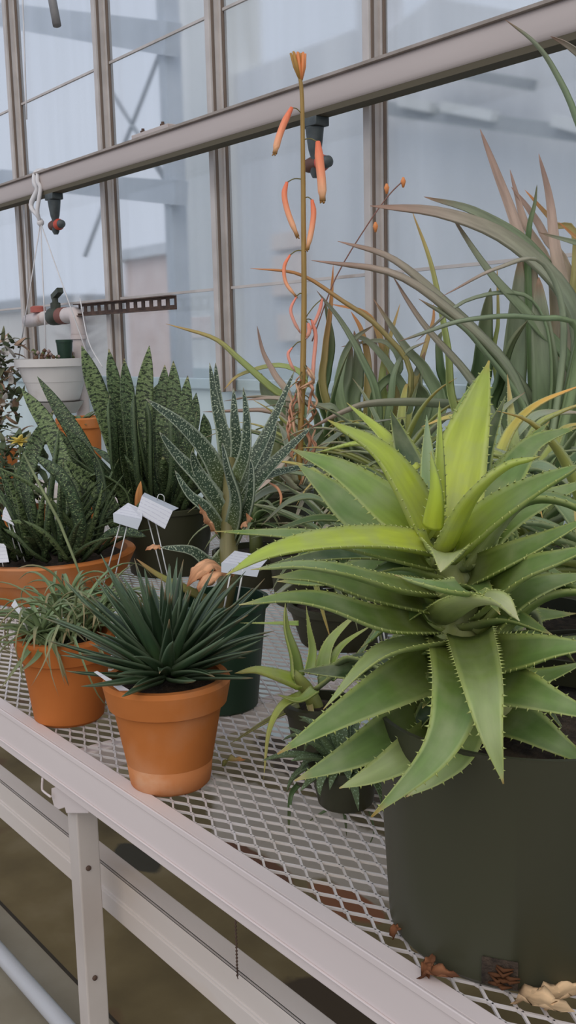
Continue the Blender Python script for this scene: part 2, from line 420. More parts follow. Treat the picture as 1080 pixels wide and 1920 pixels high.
for dx in (-.07, .05):
    m = MB(); m.lathe((c.x+dx, YR-.01, zr1+.016), [(.009, 0), (.009, .009), (.005, .009), (.005, .016)], 10); m.build('bolt', M_RUST, rail, auto=40)

# two sprinkler heads under the rail
M_DKPL = noise_mat('dark grey plastic', (.045, .055, .055), (.085, .10, .10), 30, .5)
M_REDPL = plain('red plastic', lin((190, 70, 48)), .45)
def sprinkler(px, label):
    p = OY(px, 300, YR); x = p.x; z = zr0-.010
    t = thing('sprinkler_head', V((x, YR, z)), label, 'sprinkler', 'sprinkler heads under the rail')
    m = MB(); m.box((x-.032, YR-.022, z-.022), (x+.032, YR+.022, z)); m.lathe((x, YR, z-.022), [(.024, 0), (.022, -.02), (.017, -.055), (.011, -.075), (.011, -.105)], 18)
    m.build('body', M_DKPL, t, auto=40, bevel=.002)
    m = MB(); m.lathe((x-.042, YR, z-.112), [(.010, 0), (.017, .012), (.020, .03), (.014, .05), (.014, .06)], 16, V((1, 0, 0)))
    m.build('nozzle', plain('brown nozzle', lin((96, 62, 50)), .5), t, auto=40)
    m = MB(); m.lathe((x+.018, YR, z-.112), [(.019, 0), (.021, .012), (.016, .025)], 16, V((1, 0, 0))); m.build('cap', M_REDPL, t, auto=40)
    m = MB(); m.lathe((x+.043, YR, z-.112), [(.016, 0), (.014, .012), (.006, .018)], 12, V((1, 0, 0))); m.build('spray_nut', M_DKPL, t, auto=40)
    m = MB(); m.lathe((x, YR, z-.105), [(.013, 0), (.013, -.03), (.008, -.04)], 12)
    m.build('tip', M_DKPL, t, auto=40)
sprinkler(97, 'dark sprinkler head under the rail beside the white knotted strap')
sprinkler(591, 'dark sprinkler head under the rail behind the orange flower spike')

# ------------------------------------------------------------------ the bench
YF, YB = .521, 1.62
XL, XR = -4.6, .75
bench = thing('plant_bench', V((-1.9, 1.05, 0)), 'long white-painted metal bench with an expanded mesh top holding the plants', 'bench')
zb = 1.25-.555
def channel(y0, y1, z0, z1, t=.003, lip=.02, inward=1):
    m = MB(); yf = y0 if inward > 0 else y1
    m.box((XL, y0, z0), (XR, y0+t, z1)); m.box((XL, y0+t, z1-t), (XR, y0+lip, z1)); m.box((XL, y0+t, z0), (XR, y0+lip, z0+t)); return m
m = channel(YF, YF+.04, zb, BZ+.003); m.box((XL, YF-.0025, zb+.012), (XR, YF, zb+.0135)); m.box((XL, YF-.002, BZ-.002), (XR, YF, BZ+.005))
m.build('front_beam', M_PAINT, bench, False, bevel=.0012)
m = MB(); m.box((XL, YB, zb), (XR, YB+.03, BZ+.003)); m.build('back_beam', M_PAINT, bench, False, bevel=.002)
for x in (-4.1, -2.45, -1.14+.0, .1):
    m = MB(); m.bar((x-.02, YF+.006, BZ-.022), (x-.02, YB, BZ-.022), .025, .03); m.build('cross_member', M_PAINT, bench, False, bevel=.002)
# lower brace: an angle section with a ridge
m = MB(); za, zc2 = 1.25-.768, 1.25-.702
m.box((XL, .60, za+.026), (XR, .604, zc2)); m.box((XL, .597, za), (XR, .604, za+.028)); m.box((XL, .5985, za+.026), (XR, .602, za+.032)); m.box((XL, .60, zc2-.004), (XR, .628, zc2))
m.build('lower_brace', M_PAINT2, bench, False, bevel=.0015)
def leg(x0, y0):
    m = MB(); m.box((x0, y0, 0), (x0+.028, y0+.030, zb+.004)); m.box((x0-.0015, y0-.0015, .32), (x0+.0295, y0+.0315, .326))
    l = m.build('leg', M_LEG, bench, False, bevel=.002)
    m = MB()
    for dz in (.43, .585): m.lathe((x0+.028, y0+.012, dz), [(.0035, 0), (.0035, .002), (.002, .003)], 10, V((1, 0, 0)))
    m.build('bolt', M_RUST, l)
for x in (-4.0, -1.186, .35): leg(x, .536)
for x in (-4.0, -1.186, .35): leg(x, YB-.02)
m = MB()
pp = [OY(a, c, .530) for a, c in ((96, 1478), (96, 1492), (101, 1512), (110, 1518), (121, 1514), (124, 1525), (165, 1525), (165, 1495), (140, 1465))]
n = len(pp); m.add(pp+[p+V((0, .006, 0)) for p in pp], [tuple(range(n)), tuple(range(2*n-1, n-1, -1))]+[(j, j+n, (j+1) % n+n, (j+1) % n) for j in range(n)])
m.build('bracket', M_PAINT, bench, False, bevel=.0008)
m = MB(); pts = [OY(a, c, .523) for a, c in ((80, 1458), (79, 1478), (82, 1484), (95, 1494))]; m.tube(cat(pts, 12), .0016, 6); m.build('hook', M_PAINT, bench)
# expanded mesh: staggered diamonds 42 x 20 mm
m = MB(); ax, ay = .0211, .00985; bl = .0020; wq, hq = .00105, .0012
i0, i1 = int(-3.9/ax), int(.62/ax); j0, j1 = 0, int((YB-YF-.004)/ay)
vv, ff = [], []
def strand(a, c, w, h):
    dx, dy = c[0]-a[0], c[1]-a[1]; l = math.hypot(dx, dy); nx, ny = -dy/l*w, dx/l*w
    k = len(vv)
    for (p, z) in ((a, -h), (a, h), (c, -h), (c, h)):
        vv.append(V((p[0]+nx, p[1]+ny, BZ-.0020+z))); vv.append(V((p[0]-nx, p[1]-ny, BZ-.0020+z)))
    ff.extend([(k, k+1, k+3, k+2), (k+4, k+6, k+7, k+5), (k, k+2, k+6, k+4), (k+1, k+5, k+7, k+3), (k+2, k+3, k+7, k+6), (k, k+4, k+5, k+1)])
Y00 = YF+.004
for j in range(j0, j1):
    for i in range(i0, i1):
        if (i+j) % 2: continue
        x, y = i*ax, Y00+j*ay
        strand((x-bl, y), (x+bl, y), wq*1.5, hq)
        for s in (1, -1):
            if 0 <= j+s < j1: strand((x+bl, y), (x+ax-bl, y+ay*s), wq, hq)
m.add(vv, ff); m.build('mesh_top', M_MESH, bench, False)
# grey pipe low behind the bench leg, and a thin chain on the bench's brace
zp = .05; p = OZ(60, 1855, zp)
t = MB(); t.tube([(-4.5, p.y, zp), (1, p.y, zp)], .016, 16); o = t.build('floor_pipe', noise_mat('galvanised pipe', (.42, .42, .43), (.56, .57, .60), 8, .4, stretch=(.2, 1, 1)))
tag(o, 'pale grey pipe running low along the concrete floor below the bench', 'pipe')
c0 = OY(430, 1722, .58); m = MB(); z = c0.z
while z > c0.z-.075:
    m.lathe((c0.x, .588, z), [(.0005, -.002), (.0016, 0), (.0005, .002)], 6); m.tube([(c0.x-.0012, .588, z), (c0.x+.0012, .588, z-.004)], .0006, 5); z -= .0042
tag(m.build('chain', M_RUST), 'thin rusty chain hanging below the bench front beam', 'chain')

# ------------------------------------------------------------------ outside the glass
M_GROUND = noise_mat('yard ground', (.20, .19, .15), (.34, .31, .26), .8, .9)
b = MB(); b.box((-40, 1.96, -.3), (25, 45, -.12)); struct(b.build('ground', M_GROUND, smooth=False))
YN = 4.2
M_NB = noise_mat('neighbour cladding', (.68, .70, .75), (.80, .82, .87), 1.2, .7, stretch=(3, 1, .35))
M_NB2 = noise_mat('pale post cladding', (.76, .78, .78), (.84, .85, .85), 1.5, .7, stretch=(3, 1, .3))
M_CURB = noise_mat('bluish curb', (.52, .62, .66), (.60, .70, .72), 2, .8)
M_WHITE = plain('white gutter paint', (.80, .82, .84), .4)  # white of the bars that imitate reflections in the glass
M_STEEL = noise_mat('grey truss steel', (.34, .37, .41), (.42, .45, .49), 4, .6)
M_PINK = noise_mat('pinkish pane', (.84, .70, .66), (.90, .84, .82), 2, .5)
nb = thing('greenhouse_building', V((-3.5, YN, -.12)), 'grey neighbouring greenhouse seen hazily through the glass wall', 'building')
def nx(px): return OY(px, 500, YN).x
def nz(px, py): return OY(px, py, YN).z
m = MB()
m.box((nx(332), YN, -.12), (nx(436), YN+.3, 5)); m.build('post', M_NB2, nb, False)
m = MB()
m.box((nx(436), YN+.05, -.12), (nx(670), YN+.2, nz(550, 92)))
m.box((nx(670), YN+.02, -.12), (nx(712), YN+.2, 5))
x0, x1 = nx(712), 3.0
m.add([(x0, YN+.05, -.12), (x1, YN+.05, -.12), (x1, YN+.05, 2.5), (nx(1000), YN+.05, nz(1000, 30)), (nx(800), YN+.05, nz(800, -10)), (x0, YN+.05, nz(715, 60))] + [(x0, YN+.2, -.12), (x1, YN+.2, -.12), (x1, YN+.2, 2.5), (nx(1000), YN+.2, nz(1000, 30)), (nx(800), YN+.2, nz(800, -10)), (x0, YN+.2, nz(715, 60))],
      [(0, 1, 2, 3, 4, 5), (11, 10, 9, 8, 7, 6)]+[(j, j+6, (j+1) % 6+6, (j+1) % 6) for j in range(6)])
m.build('cladding', M_NB, nb, False)
m = MB(); m.box((nx(332), YN-.06, -.12), (3, YN+.02, nz(400, 690))); m.build('curb', M_CURB, nb, False)
for (a, c, e, f) in ((512, 440, 566, 470), (512, 480, 566, 556), (520, 590, 556, 640), (352, 596, 392, 634), (700, 120, 712, 300)):
    m = MB(); m.box((nx(a), YN-.01, nz(a, f)), (nx(e), YN+.04, nz(a, c))); m.build('window', M_PINK, nb, False)
for (a, c, e, f) in ((752, 190, 812, 202), (832, 200, 928, 218), (1040, 226, 1100, 242)):  # added white bars standing in for bright streaks reflected in the right panes
    p, q = OY(a, c, YN-.15), OY(e, f, YN-.15); m = MB(); m.bar(p, q, .05, .05); m.build('reflection', M_WHITE, nb, False)
m = MB(); m.bar(OY(700, 200, YN-.1), OY(1090, 252, YN-.1), .05, .07); m.bar(OY(820, 130, YN-.1), OY(1000, 160, YN-.1), .05, .05); m.build('eave_bar', M_STEEL, nb, False)

tr = thing('truss_frame', V((-5, 3, -.12)), 'pale steel cross-braced frame standing outside the glass', 'truss')
def zbar(a, c, z, w, h, mat, nm):
    p, q = OZ(*a, z), OZ(*c, z); m = MB(); m.bar(p, q, w, h); m.build(nm, mat, tr, False)
M_PALE = noise_mat('pale beam', (.50, .54, .60), (.62, .66, .72), 3, .6)
m = MB(); m.bar(OY(-40, 22, 3.6), OY(325, 74, 3.2), .09, .17); m.build('beam', M_PALE, tr, False)
m = MB(); m.bar(OY(-40, 330, 3.6), OY(340, 362, 3.2), .08, .13); m.build('beam', M_PALE, tr, False)
for a, c in (((318, 55), (232, 275)), ((205, 165), (322, 352)), ((200, 372), (160, 480)), ((285, 300), (318, 350))):
    m = MB(); m.tube([OY(*a, 3.3), OY(*c, 3.3)], .013, 8); m.build('brace', M_STEEL, tr)
for px in (326, -60):
    p = OY(px, 300, 3.25); m = MB(); m.box((p.x-.04, 3.2, -.12), (p.x+.04, 3.3, 5)); m.build('post', M_PALE, tr, False)
# far things beyond the yard
M_BRICK = noise_mat('far brick', (.62, .50, .48), (.72, .62, .60), 2, .9)
hs = thing('brick_house', V((-20, 13, -.12)), 'low pinkish brick house far beyond the glass', 'house')
p0, p1 = OY(232, 490, 13), OY(402, 540, 13)
m = MB(); m.box((p0.x, 13, -.12), (p1.x, 16, p0.z)); m.build('wall', M_BRICK, hs, False)
m = MB(); m.box((p0.x-.4, 12.8, p0.z), (p1.x+.4, 16.2, p0.z+.25)); m.build('roof', M_PALE, hs, False)
ho = thing('shed', V((-27, 14, -.12)), 'pale shed with a grey roof far outside beyond the white hanging pot', 'shed')
p0, p1 = OY(-60, 560, 14), OY(120, 575, 14)
m = MB(); m.box((p0.x, 14, -.12), (p1.x, 16, p1.z)); m.build('wall', noise_mat('shed wall', (.62, .60, .58), (.72, .70, .68), 2, .9), ho, False)
m = MB(); m.box((p0.x-.3, 13.8, p1.z), (p1.x+.3, 16.2, p1.z+.35)); m.build('roof', M_STEEL, ho, False)
tb = thing('bare_tree', OY(146, 640, 9), 'hazy bare tree standing outside beyond the glass', 'tree')
tb.location.z = -.12
m = MB(); q = OY(146, 640, 9); m.tube([V((q.x, 9, -.12)), V((q.x, 9, 1.6)), V((q.x+.1, 9, 2.2))], [.09, .07, .04], 8); m.build('trunk', M_NB, tb)
m = MB()
for k in range(60):
    a = random.uniform(0, 6.28); e = random.uniform(.3, 1.3); s = V((q.x+.03, 9, random.uniform(.9, 1.7))); l = random.uniform(.3, .75)
    m.tube([s, s+V((math.cos(a)*math.cos(e), math.sin(a)*math.cos(e), math.sin(e)))*l], [.03, .008], 5)
m.build('crown', noise_mat('twigs', (.36, .33, .32), (.48, .44, .43), 5, .9), tb)

# ------------------------------------------------------------------ light: an overcast sky and a soft sun through the roof glass
w = bpy.data.worlds.new('sky'); S.world = w; w.use_nodes = True; nt = w.node_tree; nt.nodes.clear()
bo = nd(nt, 'ShaderNodeOutputWorld'); bg = nd(nt, 'ShaderNodeBackground')
tc = nd(nt, 'ShaderNodeTexCoord'); n = nd(nt, 'ShaderNodeTexNoise'); n.inputs['Scale'].default_value = 1.6; n.inputs['Detail'].default_value = 3
nt.links.new(tc.outputs['Generated'], n.inputs[0])
r = ramp(nt, [(.35, (.53, .59, .72)), (.65, (.62, .66, .76))]); nt.links.new(n.outputs[0], r.inputs[0])
nt.links.new(r.outputs[0], bg.inputs[0]); bg.inputs[1].default_value = 1.0; nt.links.new(bg.outputs[0], bo.inputs[0])
sd = bpy.data.lights.new('sun', 'SUN'); sd.energy = 1.15; sd.angle = math.radians(60); sd.color = (1, .90, .76)
so = bpy.data.objects.new('sun', sd); COL.objects.link(so)
so.rotation_euler = (V((-.55, .60, -.75))).to_track_quat('-Z', 'Y').to_euler()
S.view_settings.view_transform = 'Standard'; S.view_settings.look = 'None'; S.view_settings.gamma = 1; S.view_settings.use_curve_mapping = False
S.view_settings.exposure = 0
S.cycles.use_denoising = True
S.cycles.max_bounces = 10; S.cycles.transmission_bounces = 8; S.cycles.transparent_max_bounces = 16
S.cycles.caustics_refractive = True
# ------------------------------------------------------------------ plant pigments
def pig(c, k=1.5): return tuple(min(.95, x*k) for x in lin(c))
M_LEAF = leaf_mat('aloe leaf', var=.2, rough=.42, sss=.06, bloom=(.34, .37, .20))
M_LEAF_BG = leaf_mat('waxy leaf', var=.2, rough=.5)
M_MOTTLE = leaf_mat('mottled leaf', spots=pig((138, 152, 104), 1.1), spot_scale=(220, 420), spot_amt=.56, dark=pig((34, 48, 26), 1.0), dscale=(80, 190), var=.35, rough=.55, soft=.1)
M_VARIE = leaf_mat('flecked leaf', spots=pig((164, 174, 146), 1.15), spot_scale=(330, 420), spot_amt=.55, var=.3, rough=.45, soft=.1)
M_DARK = leaf_mat('dark glossy leaf', var=.3, rough=.36)
M_SPECK = leaf_mat('speckled dark leaf', spots=pig((130, 150, 120), 1.2), spot_scale=(420, 420), spot_amt=.58, var=.3, rough=.6, soft=.05)
M_DRY = leaf_mat('dry papery leaf', var=.45, rough=.8, spec=.2)
M_BUSH = leaf_mat('bushy foliage', var=.35, rough=.65)
M_TERRA = noise_mat('terracotta', (.46, .145, .034), (.60, .20, .052), 9, .8, lo=.3, hi=.7, bump=.15, c3=(.62, .34, .20), s3=7, t3=(.50, .85), spec=.2)
M_TERRA_BASE = noise_mat('mineral stained terracotta', (.52, .18, .058), (.62, .25, .10), 14, .85, lo=.3, hi=.7, bump=.15, c3=(.66, .42, .27), s3=14, t3=(.56, .8), spec=.2)
M_TERRA_WET = noise_mat('damp terracotta', (.44, .125, .026), (.54, .17, .040), 8, .8, lo=.3, hi=.7, bump=.1, spec=.2)
M_SOIL = noise_mat('potting soil', (.02, .013, .008), (.075, .05, .032), 90, .95, bump=.8)
M_BLACKPOT = noise_mat('dark plastic pot', (.034, .036, .018), (.052, .052, .030), 3, .42, stretch=(1, 1, .15), c3=(.07, .055, .03), s3=5, t3=(.66, .8), spec=.35)
M_GREENPOT = noise_mat('green plastic pot', (.006, .028, .012), (.012, .045, .02), 5, .45)
M_WHITEPOT = noise_mat('white plastic pot', (.60, .57, .54), (.72, .69, .66), 4, .5, c3=(.42, .36, .30), s3=5, t3=(.62, .8))

def pot(t, c, r0, r1, h, mat, rim=None, name='pot', soil=.86, k=64, wob=.003, rimname=None):
    """a hollow tapering pot standing on c: base radius r0, top radius r1; rim = (height, overhang)"""
    m = MB(); w = .006
    if rim:
        rh, ov = rim; rb = r0+(r1-r0)*((h-rh)/h)
        pr = [(r0-.004, 0), (r0, .004), (rb, h-rh-.002), (rb+ov, h-rh+.001), (r1+ov, h-.004), (r1+ov-.003, h), (r1-w+.001, h), (r1-w-.002, h-.01), (r0-.002, .012)]
    else:
        pr = [(r0-.003, 0), (r0, .003), (r1-.001, h-.012), (r1+.003, h-.011), (r1+.003, h-.001), (r1, h), (r1-.004, h), (r1-.006, h-.02), (r0-.004, .008)]
    m.lathe(c, pr, k, wob=wob)
    p = m.build(name, mat, t, auto=35)
    m = MB(); rs = r0+(r1-r0)*soil-.008
    m.lathe((c.x, c.y, c.z+h*soil-.006), [(rs, 0), (rs, .004), (rs*.6, .007), (.002, .008)], 32); m.build('soil', M_SOIL, t)
    return p
def hand_leaf(t, axis, d0, spec, mat, cols, name='leaf', mb=None, crown=None, **kw):
    """spec: list of (x, y, dd) seen points with their own distance d0+dd, then the full width in pixels"""
    pts, wpx = spec
    raw = isinstance(pts[0], Vector)
    P = list(pts) if raw else [U(a, b, d0+c) for a, b, c in pts]
    W = wpx*m_per_px(d0+(0 if raw else sum(p[2] for p in pts)/len(pts)))
    if crown is not None: P = [crown+(P[0]-crown)*.06] + P
    kk = dict(chan=.32, prof='aloe', cam=.3); kk.update(kw)
    th = kk.pop('th', W*.2)
    m = mb or MB()
    leaf(m, P, W, th, cols, N0=radial_n0(P[0], axis, P[-1]), **kk)
    if mb is None: return m.build(name, mat, t)

# ================================================================== the big aloe in the dark pot
def hp_(c, k=1.5): q = pig(c, k*.68); return (q[0], q[1]*.97, q[2]*.72)
YG = [(0, hp_((185, 198, 78), 1.5)), (.5, hp_((176, 194, 84), 1.5)), (.9, hp_((166, 186, 96), 1.5)), (1, hp_((170, 150, 90)))]
YGd = [(0, hp_((176, 192, 84), 1.4)), (.45, hp_((136, 164, 88), 1.4)), (.9, hp_((116, 148, 86), 1.4)), (1, hp_((150, 130, 86)))]
G1 = [(0, hp_((140, 156, 84), 1.4)), (.4, hp_((112, 142, 86), 1.4)), (.92, hp_((110, 138, 84), 1.4)), (1, hp_((168, 132, 84)))]
G2 = [(0, hp_((130, 144, 74), 1.35)), (.4, hp_((104, 132, 80), 1.35)), (.9, hp_((120, 146, 96), 1.4)), (1, hp_((190, 168, 130)))]
GP = [(0, hp_((130, 150, 84), 1.4)), (.5, hp_((140, 160, 112), 1.45)), (.95, hp_((150, 166, 120), 1.45)), (1, hp_((180, 140, 90)))]
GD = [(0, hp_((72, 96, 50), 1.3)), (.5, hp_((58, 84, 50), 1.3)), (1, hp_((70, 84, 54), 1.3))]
GPL = [(0, hp_((150, 164, 110), 1.5)), (.6, hp_((172, 182, 150), 1.5)), (1, hp_((188, 190, 160), 1.5))]
EDGE = hp_((186, 200, 130), 1.4)
pc = OZ(978, 1866, BZ); hdir = V((pc.x, pc.y, 0)).normalized(); PC = pc + hdir*.116
big = thing('potted_aloe', PC, 'large spiny yellow-green aloe in a tall dark plastic pot at the bench edge', 'potted plant')
m = MB(); m.lathe(PC, [(.112, 0), (.116, .005), (.126, .192), (.127, .195), (.123, .195), (.121, .17), (.112, .01)], 96, wob=.004); m.build('pot', M_BLACKPOT, big, auto=35)
m = MB(); m.lathe((PC.x, PC.y, PC.z+.172), [(.119, 0), (.07, .004), (.003, .006)], 40); m.build('soil', M_SOIL, big)
D0 = depth(PC) + .0
# drain hole with brown roots showing at the foot of the pot
dv = (U(934, 1834, 1)-CAM); hd = V((dv.x, dv.y, 0)).normalized(); e = V((-hd.y, hd.x, 0))
q = OZ(936, 1866, BZ); hp = None
for s in range(400):
    p = V((q.x, q.y, 0)) + hd*(s*.001-.05)
    if (V((p.x-PC.x, p.y-PC.y, 0))).length < .1195: hp = V((p.x, p.y, BZ+.017)); break
hp = hp or V((q.x, q.y, BZ+.017))
nrm = V((hp.x-PC.x, hp.y-PC.y, 0)).normalized(); e = V((-nrm.y, nrm.x, 0)); hp = V((PC.x, PC.y, hp.z))+nrm*.1178
m = MB(); m.obox(hp, e*.014, nrm*.0012, V((0, 0, .0115))); m.build('drain_hole', M_SOIL, big, False, bevel=.001)
m = MB()
for k in range(9):
    a = hp + e*random.uniform(-.011, .004)+V((0, 0, random.uniform(-.009, .008)))+nrm*.001
    m.tube([a, a+e*.006+nrm*.004+V((0, 0, random.uniform(-.004, .004))), a+e*.013+nrm*.001], [.001, .0018, .0006], 6, col=pig((104, 66, 40), .9))
m.build('roots', M_DRY, big)
AX = U(862, 1150, D0)
m = MB(); sb = V((PC.x, PC.y, BZ+.19)); m.tube(cat([sb, U(872, 1330, D0), U(862, 1190, D0), U(842, 1040, D0)], 10), [.028, .028, .027, .026, .025, .024, .022, .020, .018, .015, .010], 16, col=pig((150, 156, 90), 1.3))
m.build('stem', M_LEAF, big)
TE = (.0085, .0028)
A = []
def L(pts, w, cols, **kw): A.append((pts, w, cols, kw))
# top rosette
L([(834, 1000, .01), (866, 850, .035), (893, 760, .04), (917, 676, .04)], 122, YG, cam=.55)
L([(836, 985, .03), (850, 870, .06), (872, 770, .07), (908, 690, .07)], 84, YGd, cam=.2)
L([(818, 1000, -.005), (762, 900, -.03), (705, 835, -.04), (614, 787, -.05)], 100, YG, cam=.5)
L([(812, 1010, 0), (730, 945, .0), (640, 880, .02), (546, 842, .03)], 108, YGd, cam=.55)
L([(822, 1018, -.02), (720, 1004, -.08), (600, 1010, -.13), (500, 1035, -.16), (424, 1078, -.18)], 78, YG, cam=.25, roll=-.2)
L([(826, 1018, -.03), (880, 920, -.09), (945, 868, -.11), (1014, 855, -.12)], 84, YG, cam=.35)
L([(842, 1018, -.02), (930, 950, -.07), (1010, 905, -.10), (1095, 868, -.13)], 104, YGd, cam=.5)
L([(812, 960, .0), (803, 870, .01), (800, 778, .02)], 46, [(0, pig((130, 150, 96))), (1, pig((110, 128, 100)))], cam=.5)
L([(824, 950, -.02), (826, 860, -.03), (824, 752, -.02)], 40, YG, cam=.3)
L([(812, 985, -.04), (818, 920, -.06), (808, 845, -.07)], 44, YG, cam=.3)
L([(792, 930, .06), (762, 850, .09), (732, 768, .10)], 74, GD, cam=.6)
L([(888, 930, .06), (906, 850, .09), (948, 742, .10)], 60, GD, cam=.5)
L([(770, 880, .08), (720, 815, .11), (650, 755, .12)], 42, YG, cam=.3)
L([(770, 900, .07), (690, 830, .13), (590, 848, .17)], 46, YG, cam=.2)
L([(745, 990, .05), (670, 960, .08), (610, 910, .10), (556, 868, .12)], 96, G1, cam=.5)
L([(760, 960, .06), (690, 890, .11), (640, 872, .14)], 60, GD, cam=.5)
L([(870, 1000, .02), (945, 900, .05), (1000, 830, .08), (1085, 800, .09)], 84, G1, cam=.5)
L([(880, 960, .05), (960, 860, .11), (1030, 790, .15)], 60, G1, cam=.4)
L([(836, 1012, -.03), (836, 1030, -.10), (826, 1072, -.135)], 92, GPL, cam=.0, chan=.5)
# middle tier
L([(806, 1046, -.02), (690, 1022, -.06), (560, 1000, -.09), (402, 996, -.10)], 66, G1, cam=.35)
L([(800, 1040, .0), (700, 1030, -.02), (600, 1040, -.03), (500, 1060, -.04)], 60, GD, cam=.4)
L([(812, 1100, -.03), (740, 1090, -.12), (650, 1066, -.17), (560, 1056, -.19), (470, 1068, -.20)], 66, G2, cam=.3, roll=.1)
L([(806, 1120, -.03), (700, 1102, -.09), (600, 1078, -.13), (510, 1082, -.15)], 80, G2, cam=.5)
L([(810, 1160, -.03), (720, 1158, -.11), (620, 1126, -.14), (540, 1118, -.15), (448, 1134, -.16)], 76, G2, cam=.4)
L([(850, 1120, -.02), (880, 1100, -.15), (830, 1096, -.20), (740, 1078, -.20)], 78, G1, cam=.25)
L([(830, 1140, -.02), (880, 1112, -.15), (936, 1118, -.20), (974, 1164, -.22)], 86, GPL, cam=.1, chan=.45)
L([(872, 1075, -.02), (950, 1040, -.08), (1030, 1005, -.10), (1110, 968, -.11)], 74, G2, cam=.5)
L([(888, 1130, -.03), (970, 1070, -.10), (1050, 1042, -.13), (1120, 1020, -.14)], 82, G1, cam=.45)
L([(890, 1180, -.01), (960, 1120, -.04), (1030, 1090, -.05), (1120, 1075, -.04)], 90, G2, cam=.5)
L([(872, 1040, .03), (950, 970, .04), (1030, 930, .05), (1120, 895, .06)], 80, G1, cam=.5)
L([(800, 1080, .04), (700, 1060, .08), (600, 1085, .10), (520, 1090, .1)], 76, G2, cam=.5)
L([(900, 1080, .04), (1000, 1060, .10), (1100, 1100, .14)], 76, G2, cam=.4)
# lower tier
L([(836, 1190, -.03), (740, 1208, -.11), (680, 1246, -.14), (606, 1330, -.15)], 66, GP, cam=.2, roll=.2)
L([(830, 1240, -.03), (740, 1284, -.10), (640, 1340, -.12), (520, 1414, -.13)], 112, G1, cam=.6)
L([(826, 1330, -.02), (740, 1372, -.07), (650, 1420, -.09), (552, 1464, -.09)], 112, G2, cam=.6)
L([(840, 1370, -.03), (770, 1410, -.09), (700, 1450, -.10), (636, 1478, -.10)], 88, GP, cam=.55)
L([(858, 1190, -.04), (860, 1290, -.17), (818, 1410, -.20), (696, 1532, -.20)], 122, G1, cam=.5)
L([(880, 1180, -.05), (902, 1270, -.19), (920, 1370, -.22), (944, 1470, -.22)], 96, GP, cam=.5)
L([(882, 1320, -.05), (860, 1400, -.13), (820, 1450, -.15), (762, 1494, -.15)], 88, GP, cam=.5)
L([(890, 1230, -.03), (970, 1222, -.11), (1040, 1212, -.14), (1130, 1210, -.15)], 98, G1, cam=.55)
L([(890, 1270, -.04), (970, 1290, -.13), (1040, 1315, -.16), (1140, 1352, -.17)], 104, G1, cam=.55)
L([(900, 1330, -.02), (970, 1350, -.08), (1040, 1390, -.11), (1120, 1440, -.11)], 104, G2, cam=.5)
L([(900, 1270, .0), (1000, 1270, -.02), (1100, 1240, -.02)], 70, G1, cam=.4)
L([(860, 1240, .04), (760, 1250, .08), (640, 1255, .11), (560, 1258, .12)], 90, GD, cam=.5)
L([(880, 1250, .05), (960, 1160, .12), (1080, 1150, .16)], 90, G2, cam=.5)
L([(860, 1300, .05), (900, 1250, .13), (980, 1300, .2)], 90, G2, cam=.3)
for k in range(30):                                          # short sheathing leaves that clothe the stem
    f = k/29; s0 = U(872, 1330, D0).lerp(U(862, 1190, D0), min(1, f*1.6)) if f < .62 else U(862, 1190, D0).lerp(U(842, 1050, D0), (f-.62)/.38)
    az = k*2.39996; h_ = V((math.cos(az), math.sin(az), 0)); l_ = random.uniform(.05, .09)
    A.append(([s0+h_*.012, s0+h_*(.012+l_*.5)+V((0, 0, l_*.12)), s0+h_*(.012+l_)-V((0, 0, l_*random.uniform(-.1, .5)))], random.uniform(62, 84), random.choice((G1, G2, GD)), dict(cam=.15)))
base_a = math.atan2(hdir.y, hdir.x)
for k in range(26):                                          # leaves on the far side of the stem
    f = k/25; s0 = U(872, 1320, D0).lerp(U(862, 1190, D0), min(1, f*1.6)) if f < .62 else U(862, 1190, D0).lerp(U(842, 1050, D0), (f-.62)/.38)
    az = base_a + random.uniform(-1.75, 1.0); h_ = V((math.cos(az), math.sin(az), 0)); l_ = random.uniform(.13, .19); z1 = random.uniform(.0, .06)*(.4+f)
    A.append(([s0+h_*.012, s0+h_*l_*.4+V((0, 0, z1)), s0+h_*l_*.75+V((0, 0, z1*.9)), s0+h_*l_+V((0, 0, z1*.6-.03))], random.uniform(74, 96), random.choice((G1, G2, GD, G2)), dict(cam=.0)))
for pts, w, cols, kw in A:
    kw.setdefault('th', w*m_per_px(D0)*.16); w *= 1.12
    hand_leaf(big, AX, D0, (pts, w), M_LEAF, cols, edge=EDGE, teeth=TE, tcol=EDGE, seg=26, **kw)

# ================================================================== dark aloe in the front terracotta pot
def terra(t, c, r0, r1, h, rh, ov):
    p = pot(t, c, r0, r1, h, M_TERRA, (rh, ov))
    return p
q = OZ(322, 1496, BZ); hd = V((q.x, q.y, 0)).normalized(); C1 = q + hd*.045
dk = thing('potted_aloe', C1, 'small dark green aloe with dense pointed leaves in the terracotta pot nearest the bench edge', 'potted plant')
h1 = .128
m = MB(); rh, ov = .032, .006; r0_, r1_ = .046, .067
rb = r0_+(r1_-r0_)*((h1-rh)/h1)
m.lathe(C1, [(r0_-.004, 0), (r0_, .004), (r0_+.0015, .012), (r0_+.0035, .03)], 64, wob=.003)
m.build('pot_base', M_TERRA_BASE, dk)
m = MB(); m.lathe(C1, [(r0_+.0035, .0295), (rb, h1-rh-.002), (rb+ov, h1-rh+.001), (r1_+ov, h1-.005), (r1_+ov-.003, h1), (r1_-.005, h1), (r1_-.008, h1-.01), (r0_, .03)], 64, wob=.003)
m.build('pot', M_TERRA, dk, auto=35)
m = MB(); m.lathe((C1.x, C1.y, C1.z+h1-.016), [(r1_-.010, 0), (r1_-.010, .004), (.002, .009)], 32); m.build('soil', M_SOIL, dk)
DK = [(0, pig((54, 74, 42), 1.1)), (.3, pig((38, 56, 36), 1.0)), (.85, pig((46, 64, 44), 1.1)), (1, pig((120, 96, 66)))]
